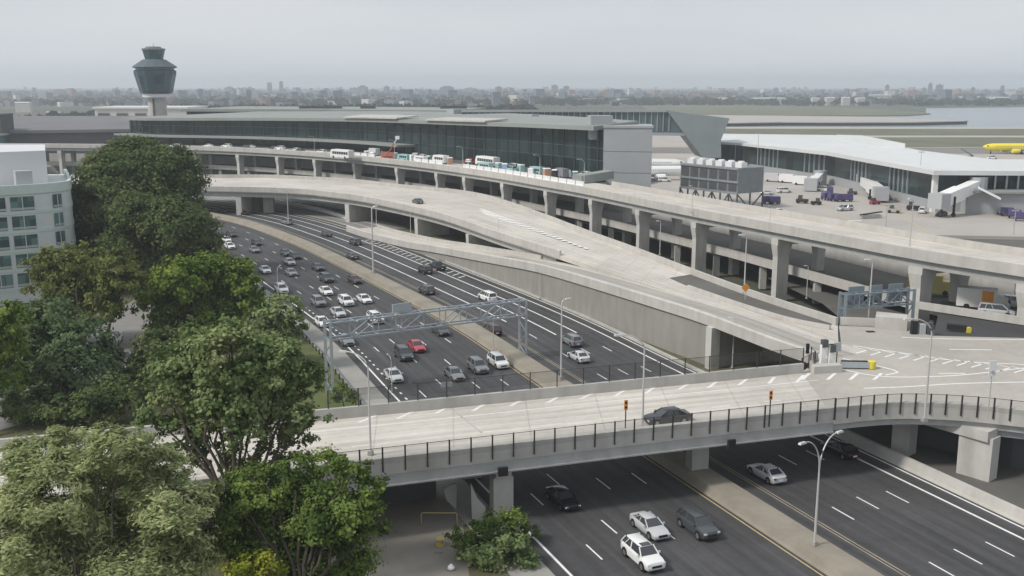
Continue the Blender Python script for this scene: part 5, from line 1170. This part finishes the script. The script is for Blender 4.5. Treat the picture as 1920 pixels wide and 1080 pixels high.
for i, (x, y, c, k, lb) in enumerate(((1545, 356, WH, van, 'white van behind the purple cart train'), (1598, 362, DG, tug, 'dark tow tractor left of the middle jet bridge'), (1640, 380, RD, tug, 'red tow tractor in front of the middle jet bridge'), (1706, 372, WH, sedan, 'white car between catering truck and thick jet bridge'), (1730, 396, WH, van, 'white van left of the thick jet bridge cab'), (1845, 396, RD, tug, 'red tow tractor below the gate house'), (1870, 398, SI, tug, 'grey tow tractor below the gate house'), (1660, 372, TN, tug, 'tan tow tractor under the middle jet bridge cab'), (1438, 362, SI, sedan, 'silver car at the right corner of the plant block'), (1530, 381, BK, tug, 'black tow tractor pulling the purple cart train'), (1584, 392, SI, van, 'silver van alone on the middle of the apron'), (1765, 402, DG, sedan, 'dark car under the thick jet bridge cab'))):
    p = at(x, y, 3.5); put(k, USED, Vector((p.x, p.y, 3.01)), R(-30 + i * 23), lb, color=c, group='service vehicles on the apron')
p = at(1632, 407, 3.3); t = thing('belt_loader', 'long low dark belt loader parked on the open apron', 'loader', (p.x, p.y, 3)); c = Vector((p.x, p.y, 3)); MB().box(c + Vector((0, 0, .35)), (6.0, 1.7, .55), .25).build('chassis', 'rubble', t); MB().beam(c + Vector((-3, -.6, 1.0)), c + Vector((3.4, .9, 1.7)), .9, .25).build('belt', 'dark', t)
p = at(1592, 415, 3); t = thing('floor_marking_board', 'flat pale board lying on the apron by the viaduct', 'board', (p.x, p.y, 3)); MB().box((p.x, p.y, 3.02), (7, .9, .12), .15).build('board', 'whitepaint', t)
for k, x, y, c, r, lb in ((truck, 1686, 364, WH, -20, 'white catering truck beside the jet bridge'), (van, 1470, 358, WH, 12, 'white van on the apron right of the plant block'), (van, 1893, 386, WH, 8, 'white van by the gate house at the right edge'), (sedan, 1462, 396, WH, 0, 'white car below the plant block legs beside the viaduct'), (truck, 1452, 338, SI, -40, 'silver truck parked against the dark concourse wall'), (truck, 1480, 340, WH, -40, 'white truck parked against the dark concourse wall'), (truck, 1506, 344, WH, -40, 'white truck next to the short jet bridge'), (van, 1860, 296, WH, 5, 'white van beyond the concourse roof below the yellow airliner'), (van, 1245, 338, WH, 5, 'white van by the airliner seen right of the grey block')):
    p = at(x, y, 3.6); put(k, USED, Vector((p.x, p.y, 3.01)), R(r), lb, color=c, group='service vehicles on the apron')
p = at(1843, 292, 4); t = thing('air_stairs', 'dark mobile boarding stairs on the apron beyond the white roof', 'stairs', (p.x - 8, p.y, 3)); c = Vector((p.x - 8, p.y, 3)); MB().beam(c + Vector((-4, 0, 5)), c + Vector((3, 0, .9)), 1.8, .5).build('flight', 'bluesteel', t); MB().box(c, (5, 2, .9)).build('chassis', 'dark', t)

# ================================================================== FENCES, LAMPS, GANTRIES, SIGNS
def fence(label, path, zlo, zhi, link, step=2.0, every=1, kx=1.0):
    pts = resample(path, step=step); a = pts[len(pts) // 2]; t = thing('fence', label, 'fence', (a.x, a.y, a.z))
    for p in pts[::every][:98]: MB().box((p.x, p.y, p.z + zlo), (.11 * kx, .11 * kx, zhi - zlo), 0).build('post', 'fence', t)
    m_ = MB()
    for z in (zhi - .05,): m_.sweep(pts, [(-.02, z - .02), (.02, z - .02), (.02, z + .02), (-.02, z + .02)])
    m_.build('top_rail', 'fence', t)
    m_ = MB(); m_.ribbon([p + Vector((0, 0, zlo + .75)) for p in pts], [p + Vector((0, 0, zhi - .05)) for p in pts]); m_.build('mesh', link, t)
    return t
nf_ = [p for p in offs(nearR, .12) if p.x > -24]; f_near = fence('black post fence along the near parapet of the foreground bridge', nf_, -.25, 2.05, 'link', 1.95, kx=1.25)
jf = [p for p in offs(jn, .18)]; fence('black post fence along the curved parapet of the junction deck', jf, -.2, 2.0, 'link', 1.5, kx=1.2)
ff = [p for p in offs(farR, .25) if p.x > -20]; fence('dark chain link fence on the far parapet of the foreground bridge', ff, .9, 3.0, 'linkdark', 3.0)
ef = curve([(33.8, 112.9, 6.6), (36.4, 116.2, 6.6), (36.4, 118, 6.6)], .5); fence('short dark railing where bridge, junction and ramp meet', ef, 0, 1.7, 'linkdark', 1.7)
f_side = px((560, 655), (600, 690), (650, 728), (690, 760)); fence('low dark fence at the top of the green verge left of the shoulder', curve([(p.x - 1.5, p.y, 0) for p in f_side], 1), 0, 1.3, 'linkdark', 2.2)
def lamp1(name, h, arm, dbl=False, spread=2.2):
    t = thing(name, name.replace('_', ' '), 'street lamp'); MB().box((0, 0, 0), (.5, .5, .35), 0, .8).build('base', 'rubble', t)
    m_ = MB(); m_.tube([(0, 0, 0), (0, 0, h * .5), (0, 0, h - arm)], [.13, .10, .075], 8); m_.build('pole', 'pole', t, smooth=60)
    for s in ((1, -1) if dbl else (1,)):
        m_ = MB(); pts = [(s * spread * (1 - math.cos(u * math.pi / 2)) if u < 1 else s * spread, 0, h - arm + arm * math.sin(u * math.pi / 2)) for u in np.linspace(0, 1, 9)]
        m_.tube(pts, [.075 - .025 * k / 8 for k in range(9)], 8); m_.build('arm', 'pole', t, smooth=60)
        hd = MB(); hd.box((s * (spread + .38), 0, h - .08), (.85, .32, .16), 0, .8); hd = hd.build('lamp_head', 'pole', t); MB().box((s * (spread + .4), 0, h - .10), (.55, .24, .03)).build('lens', 'lampglass', hd)
    return t
LS, LD, LT = lamp1('street_lamp', 10.2, 1.6), lamp1('twin_street_lamp', 10.4, 3.0, True), lamp1('slim_street_lamp', 9.0, .5, False, .45)
LG = 'street lamps'
def lamp(kind, bx, by, z, rz, lb, top=None):
    p = at(bx, by, z); s = 1.0
    if top: h = far(bx, top, p.y).z - z; s = h / {'s': 10.2, 'd': 10.4, 't': 9.0}[kind]
    return put({'s': LS, 'd': LD, 't': LT}[kind], USED, p, R(rz), lb, (max(.8, s) if s > 1 else s,) * 3 if False else s, group=LG)
lamp('d', 1527, 1022, .9, 35, 'tall twin arm lamp standing on the median in the foreground', 820)
lamp('s', 1204, 818, 6.65, 190, 'single arm lamp on the near parapet of the bridge beside the dark car', 626)
lamp('s', 695, 852, 6.65, 165, 'single arm lamp on the near parapet of the bridge above the leafy tree', 662)
lamp('s', 1733, 790, 6.65, 190, 'single arm lamp on the curved junction parapet', 596)
lamp('t', 1052, 712, .9, 30, 'lamp on the median just beyond the bridge', 562)
lamp('t', 1373, 690, .1, 150, 'lamp in the dark gap beside the light pier of the merging ramp', 596)
lamp('t', 1012, 561, .1, 80, 'lamp at the foot of the grey retaining wall', 508)
lamp('t', 700, 512, .9, 60, 'lamp on the median left of the black pickup', 388)
lamp('s', 541, 420, .9, 200, 'lamp on the median far off under the flyover', 352)
lamp('s', 735, 735, .1, 120, 'lamp with its curved arm reaching over the silver sedan', 668)
lamp('s', 522, 560, .1, 80, 'lamp with its curved arm reaching out of the bright green tree', 500)
lamp('t', 925, 658, .9, 60, 'short lamp on the median between gantry leg and brown vehicle', 596)
lamp('t', 1395, 552, 6.6, 190, 'slim lamp behind the flyover parapet next to the orange sign', 440)
lamp('t', 1237, 478, 6.7, 190, 'slim lamp in front of the dark gap right of the fourth column', 414)
lamp('t', 1628, 602, 6.6, 190, 'slim tall lamp in front of the right blue gantry', 486)
lamp('t', 1512, 560, 5.0, 190, 'slim lamp on the lower road behind the flyover', 498)
lamp('t', 935, 458, 3.6, 120, 'lamp under the edge of the flyover near its tip', 410)
lamp('t', 770, 437, 2.4, 120, 'lamp between the flyover piers, right one', 392)
lamp('t', 706, 425, 1.2, 120, 'lamp between the flyover piers, left one', 375)
vl = [(1295, 362, 250), (1443, 394, 330), (1703, 446, 330), (1190, 352, 330), (1085, 336, 300), (1000, 322, 290), (868, 303, 260), (1376, 384, 318)]
for i, (x, y, tp) in enumerate(((1297, 400, 348), (1443, 425, 385), (1705, 470, 372), (1190, 372, 345), (1095, 353, 298), (868, 318, 274), (1012, 338, 290), (740, 302, 262), (590, 289, 255))):
    lamp('s' if y < 380 else 't', x, y, ZV, vdir(at(x, y, ZV)) * 57.3 + 90, 'lamp on the near edge of the viaduct, ' + ('above the second column from the tree end', 'x')[0] if False else ['lamp on the viaduct below the left legs of the plant block', 'lamp on the viaduct right of the plant block', 'lamp on the viaduct above the large flared column', 'lamp on the viaduct below the grey service block', 'lamp on the viaduct in front of the right end of the glass terminal', 'lamp on the viaduct left of the long white bus', 'lamp on the viaduct right of the teal shuttle buses', 'lamp on the viaduct by the red hoarding', 'lamp on the viaduct under the end of the white canopy'][i], tp)
for i, (x, y, tp) in enumerate(((1660, 432, 385), (1720, 385, 285), (1785, 350, 296), (1900, 440, 395), (1418, 345, 250), (1643, 330, 268))):
    p = at(x, y, 3.0); h = far(x, tp, p.y).z - 3
    t = thing('apron_mast', ['thin light mast on the apron behind the viaduct, below the belt loader', 'thin light mast rising in front of the white concourse roof', 'thin light mast near the concourse corner', 'thin light mast at the right edge behind the viaduct', 'thin light mast at the slanted end of the footbridge', 'thin light mast before the bend of the white roof'][i], 'light mast', (p.x, p.y, 3), 'apron light masts')
    MB().tube([(p.x, p.y, 3), (p.x, p.y, 3 + h)], [.14, .08], 6).build('pole', 'greypaint', t); MB().beam((p.x - .9, p.y, 3 + h), (p.x + .9, p.y, 3 + h), .25, .25).build('lamp_bar', 'greypaint', t)

def gantry(name, label, a, b, zl, zh, dep, m, bays, da=0, db=0):
    t = thing(name, label, 'gantry', (a.x, a.y, 0)); a, b = Vector((a.x, a.y, 0)), Vector((b.x, b.y, 0)); d = (b - a).normalized(); n = Vector((-d.y, d.x, 0)) * dep / 2
    m_ = MB()
    for z in (zl, zh):
        for s in (-1, 1): m_.beam(a + n * s + Vector((0, 0, z + da)), b + n * s + Vector((0, 0, z + db)), .2, .2)
    m_.build('chord', m, t); m_ = MB()
    for k in range(bays + 1):
        c = a.lerp(b, k / bays); c.z = da + (db - da) * k / bays
        for s in (-1, 1): m_.beam(c + n * s + Vector((0, 0, zl)), c + n * s + Vector((0, 0, zh)), .13, .13)
        for z in (zl, zh): m_.beam(c - n + Vector((0, 0, z)), c + n + Vector((0, 0, z)), .12, .12)
        if k < bays:
            e = a.lerp(b, (k + 1) / bays); e.z = da + (db - da) * (k + 1) / bays; z0, z1 = (zl, zh) if k % 2 else (zh, zl)
            for s in (-1, 1): m_.beam(c + n * s + Vector((0, 0, z0)), e + n * s + Vector((0, 0, z1)), .12, .12)
            m_.beam(c - n + Vector((0, 0, zh)), e + n + Vector((0, 0, zh)), .1, .1)
    m_.build('bracing', m, t)
    for c in (a, b):
        for s in (-1, 1): MB().box(c + n * s * 1.1, (.34, .34, zh + .2 + (da if c is a else db))).build('leg', m, t)
        m_ = MB(); hh = zl / 4
        for k in range(4): m_.beam(c + n * (1.1 if k % 2 else -1.1) + Vector((0, 0, k * hh + .3)), c - n * (1.1 if k % 2 else -1.1) + Vector((0, 0, (k + 1) * hh)), .12, .12)
        m_.build('leg_bracing', m, t)
    return t, a, b, n
ga, gb_ = at(619, 742, 0), at(980, 664, .4)
t, a, b, n = gantry('sign_gantry', 'galvanised sign gantry truss spanning the inbound lanes', ga, gb_, 7.1, 9.3, 1.5, 'steel', 9, .45, -.65)
c = a.lerp(b, .37); d = (b - a).normalized(); MB().beam(c + n * 1.4 + Vector((0, 0, 9.6)) - d * 1.5, c + n * 1.4 + Vector((0, 0, 9.6)) + d * 1.5, .15, 1.9).build('sign_back', 'greypaint', t)
for k in (.12, .30, .55, .8):
    c = a.lerp(b, k); MB().beam(c - n * 1.2 + Vector((0, 0, 9.5)), c - n * 1.2 + Vector((0, 0, 9.7)), .5, .3).build('floodlight', 'greypaint', t)
ga, gb_ = at(1572, 603, 6.6), at(1716, 580, 6.6)
t, a, b, n = gantry('sign_gantry', 'blue grey sign gantry truss in front of the large flared column', Vector((46.3, 137.2, 0)), Vector((57.2, 140.6, 0)), 8.8, 10.8, 1.2, 'bluesteel', 5)
d = (b - a).normalized()
for u, w_ in ((.24, 2.6), (.52, 2.2), (.82, 2.4)):
    c = a.lerp(b, u) + n * 1.4; MB().beam(c + Vector((0, 0, 10.3)) - d * w_ / 2, c + Vector((0, 0, 10.3)) + d * w_ / 2, .14, 2.6).build('sign_back', 'bluesteel', t)
# signs and small roadside things
def post_sign(name, label, bx, by, z, top, w_, h_, m, rz=.3, post='fence', diamond=False):
    p = at(bx, by, z); zt = far(bx, top, p.y).z; t = thing(name, label, 'sign', p); MB().box((p.x, p.y, z), (.09, .09, max(.6, zt - z - h_ * .5)), rz).build('post', post, t)
    m_ = MB(); c = Vector((p.x, p.y - .06, zt - h_ / 2)); d = Vector((math.cos(rz), math.sin(rz), 0))
    if diamond: u = Vector((0, 0, h_ / 2)); v_ = d * w_ / 2; e = Vector((0, -.03, 0)); m_.add([c + u, c + v_, c - u, c - v_, c + u + e, c + v_ + e, c - u + e, c - v_ + e], [(0, 1, 2, 3), (7, 6, 5, 4), (0, 4, 5, 1), (1, 5, 6, 2), (2, 6, 7, 3), (3, 7, 4, 0)])
    else: m_.beam(c - d * w_ / 2, c + d * w_ / 2, .05, h_)
    pl = m_.build('panel', m, t); return t, c, pl
for x, by, tp, lb in ((1172, 826, 750, 'orange object marker on a black post at the bridge fence, left one'), (1442, 800, 732, 'orange object marker on a black post at the bridge fence, right one')):
    t, c, pl = post_sign('object_marker', lb, x, by, 6.4, tp, .36, .95, 'orange')
    m_ = MB(); m_.disc((c.x, c.y - .05, c.z + .24), .12, 12, 'y', .03); m_.disc((c.x, c.y - .05, c.z - .22), .12, 12, 'y', .03); m_.build('reflector', 'dark', pl)
post_sign('warning_sign', 'orange yellow diamond sign on the lane divider of the flyover', 1397, 563, 6.6, 530, 1.5, 1.5, 'orange', .3, 'pole', True)
t, c, pl = post_sign('road_sign', 'white rectangular sign on a thin post at the curved junction parapet', 1852, 780, 7.0, 676, .75, 1.6, 'whitepaint', .1, 'pole'); MB().disc((c.x, c.y - .06, c.z - .35), .16, 12, 'y', .03).build('symbol', 'greypaint', pl)
post_sign('road_sign', 'grey sign seen from behind on the far bridge fence', 838, 757, 7.0, 716, 1.2, .5, 'greypaint', .3)
at_z = at(1577, 691, 6.6); t = thing('crash_cushion', 'long steel crash cushion with a yellow nose at the gore', 'crash cushion', at_z)
a, b = at(1577, 690, 6.6), at(1632, 691, 6.6); m_ = MB(); m_.beam(a + Vector((0, 0, .5)), b + Vector((0, 0, .5)), .8, .7); m_.build('rail', 'steel', t)
m_ = MB(); m_.beam(a + Vector((0, 0, .87)), b + Vector((0, 0, .87)), .5, .08); m_.build('top_plate', 'dark', t); m_ = MB(); m_.lathe((b.x + .1, b.y, 6.6), [(.5, .05), (.52, .9), (.4, .95)], 14); m_.build('nose', 'safety', t)
b_ = at(1548, 692, 6.6); t = thing('utility_pillar', 'pair of white utility pillars with dark boxes at the ramp gore', 'utility pillar', b_)
for k, x in enumerate((1541, 1556)): p = at(x, 690, 6.6); MB().box((p.x, p.y, 6.4), (.55, .5, 3.1), .2).build('pillar', 'whitepaint', t); MB().box((p.x + .1, p.y - .1, 9.2 - k * .6), (.7, .6, .9), .2).build('control_box', 'darkwall', t)
p = at(1568, 683, 6.6); MB().box((p.x, p.y, 6.5), (.1, .1, 2.2)).build('post', 'fence', t); MB().box((p.x, p.y, 8.2), (.9, .2, 1.1), .2).build('sign_back', 'greypaint', t)
p = at(1548, 697, 6.6); MB().box((p.x, p.y, 6.55), (3.6, 1.2, .9), .2).build('plinth', 'fascia', t)
p = at(1513, 676, 6.7); t = thing('bollard', 'short black bollard on the pale ramp parapet', 'bollard', p); MB().box((p.x, p.y, 7.6), (.35, .35, 1.2)).build('body', 'dark', t)
p = at(1718, 628, 6.6); t = thing('cabinet_group', 'dark equipment cabinets at the foot of the large flared column', 'cabinet', p)
for k, (x, h) in enumerate(((1713, 1.8), (1728, 1.4), (1742, 1.6))): q_ = at(x, 626, 6.6); MB().box((q_.x, q_.y, 6.58), (.8, .6, h), .1).build('cabinet', ('dark', 'greypaint', 'darkwall')[k], t)
p = at(1632, 622, 6.6); t = thing('drain_cover', 'small dark grate on the pale junction surface', 'grate', p); MB().box((p.x, p.y, 6.6), (1.1, .8, .05), .1).build('grate', 'dark', t)
c2 = [at(1575, 609, 6.59), at(1640, 612, 6.59), at(1708, 618, 6.59)]
t = thing('concrete_barrier', 'low stepped concrete barrier with a cut edge below the blue gantry', 'barrier', c2[1]); MB().sweep(c2, PAR).build('barrier_body', 'fascia', t); MB().prism([at(1640, 616, 6.6).xy, at(1700, 621, 6.6).xy, at(1700, 612, 6.6).xy, at(1642, 606, 6.6).xy], 6.58, 8.3).build('end_block', 'fascia', t)
p = at(1800, 622, 6.5); t = thing('crash_cushion', 'dark crash cushion with a yellow end on the road under the viaduct', 'crash cushion', p); MB().beam(at(1775, 618, 6.4) + Vector((0, 0, .5)), at(1812, 622, 6.4) + Vector((0, 0, .5)), .8, .7).build('rail', 'dark', t); MB().box(at(1815, 624, 6.3), (.6, .6, .75)).build('nose', 'safety', t)
c2 = curve([(p.x, p.y, 5.6) for p in px((1765, 606), (1850, 612), (1925, 640), z=5.6)], 1) if False else curve([(62, 152, 5.6), (70, 141, 6.1), (77, 132, 6.45), (80, 127, 6.5)], 1)
t = thing('concrete_barrier', 'long concrete barrier dividing the roads under the viaduct', 'barrier', c2[3]); MB().sweep(c2, PAR).build('barrier_body', 'fascia', t)
p = at(835, 978, 0); t = thing('tube_barrier', 'yellow tube barrier across the yard entrance under the bridge', 'barrier', p); a, b = at(790, 983, 0), at(857, 983, 0)
m_ = MB(); m_.tube([a, a + Vector((0, 0, 1.0)), a + Vector((.1, .02, 1.12)), b + Vector((-.1, -.02, 1.12)), b + Vector((0, 0, 1.0)), b], .06, 8); m_.build('frame', mat('faded_yellow_paint', (.42, .33, .15), .7), t)
p = at(826, 1022, 0); t = thing('cable_reel', 'small yellow drum standing in the paved yard', 'drum', p); m_ = MB(); m_.lathe(p, [(.42, 0), (.42, .08), (.25, .09), (.25, .55), (.42, .56), (.42, .64), (.2, .66)], 14); m_.build('drum', mat('dull_yellow_paint', (.5, .4, .14), .7), t)
p = at(822, 1036, 0); t = thing('plank', 'short pale plank lying beside the yellow drum', 'plank', p); MB().box((p.x, p.y, 0), (.8, .2, .06), .1).build('board', 'paving', t)
p = at(846, 1068, 0); t = thing('waste_bag', 'small white bag lying on the yard at the bottom edge', 'bag', p); m_ = MB(); m_.lathe(p, [(.2, 0), (.32, .12), (.28, .3), (.1, .42), (.14, .46)], 10); m_.build('bag', 'whitepaint', t, smooth=60)
for i, (bx, by, pts, lb) in enumerate(((885, 975, [(0, 0), (1.3, -.2), (1.25, 1.2), (.5, 2.0), (-.1, 3.4)], 'large pale pointed slab leaning under the bridge beside the pier'), (838, 955, [(0, 0), (.9, -.9), (.95, 1.6), (.3, 1.5), (-.3, 1.0)], 'smaller pale slab leaning in the dark under the bridge'))):
    p = at(bx, by, 0); t = thing('broken_slab', lb, 'slab', p); m_ = MB(); n = len(pts)
    m_.add([(p.x + x, p.y + z * .12, max(0, z + (.9 if i else 0))) for x, z in pts] + [(p.x + x, p.y + z * .12 + .25, max(0, z + (.9 if i else 0))) for x, z in pts], [tuple(range(n)), tuple(range(n, 2 * n))[::-1]] + [(k, n + k, n + (k + 1) % n, (k + 1) % n) for k in range(n)]); m_.build('slab', 'fascia', t)
t = thing('back_wall', 'dark wall closing the space under the left end of the bridge', 'wall', (-15, 96, 0)); MB().prism([(-14.5, 82.4), (-13.9, 82.6), (-19, 97), (-19.6, 96.8)], -.04, 5.0).build('light_block_wall', 'darkwall', t); MB().prism([(-42, 80.5), (-7.4, 92.0), (-7.7, 92.8), (-42, 81.5)], -.04, 5.0).build('wall', 'darkwall', t)  # both walls added: side one blocks light, dark colour stands for shade
p = at(465, 385, .0); t = thing('brick_abutment', 'brown brick abutment with a white pier under the far flyover', 'abutment', p)
a, b = at(455, 393, 0), at(492, 396, 0); MB().beam(a + Vector((0, 0, 2.4)), b + Vector((0, 0, 2.4)), 3, 5).build('wall', mat('brown_brick', (.24, .13, .10), .9, var=.2, vscale=1), t); c = at(505, 398, 0); MB().box(c, (3.2, 2, 5.4)).build('pier', 'fascia', t)
for i, pts in enumerate((((520, 380), (600, 396), (665, 415)), ((545, 376), (620, 388), (668, 398)))):
    c2 = curve([(p.x, p.y, 0.0) for p in px(*pts, z=0)], 2); t = thing('concrete_barrier', ['low white barrier under the flyover beside the outbound lanes', 'low white barrier farther back under the flyover'][i], 'barrier', c2[2]); MB().sweep(c2, [(-.5, -.05), (.5, -.05), (.4, 1.0), (-.4, 1.0)]).build('barrier_body', 'whitepaint', t)

for tk_, m0 in PANELS: MB().box((.6 if m0 == 'orange' else -.9, 0, 1.0), (1.6, 2.44, 2.1)).build('side_panel', m0, tk_, local=True)
# ================================================================== HAZE
hm = bpy.data.materials.new('haze_air'); hm.use_nodes = True; t_ = hm.node_tree; t_.nodes.clear()
ho_ = t_.nodes.new("ShaderNodeOutputMaterial"); pv = t_.nodes.new("ShaderNodeVolumePrincipled")
pv.inputs['Color'].default_value = (.88, .94, 1.0, 1); pv.inputs['Density'].default_value = 2.1e-4; pv.inputs['Anisotropy'].default_value = .2
t_.links.new(pv.outputs[0], ho_.inputs['Volume'])
m_ = MB(); m_.box((0, 0, -1.3), (30000, 30000, 131.3)); hz = m_.build('haze', hm); hz['kind'] = 'stuff'; hz['label'] = 'thin grey blue haze over the whole view'
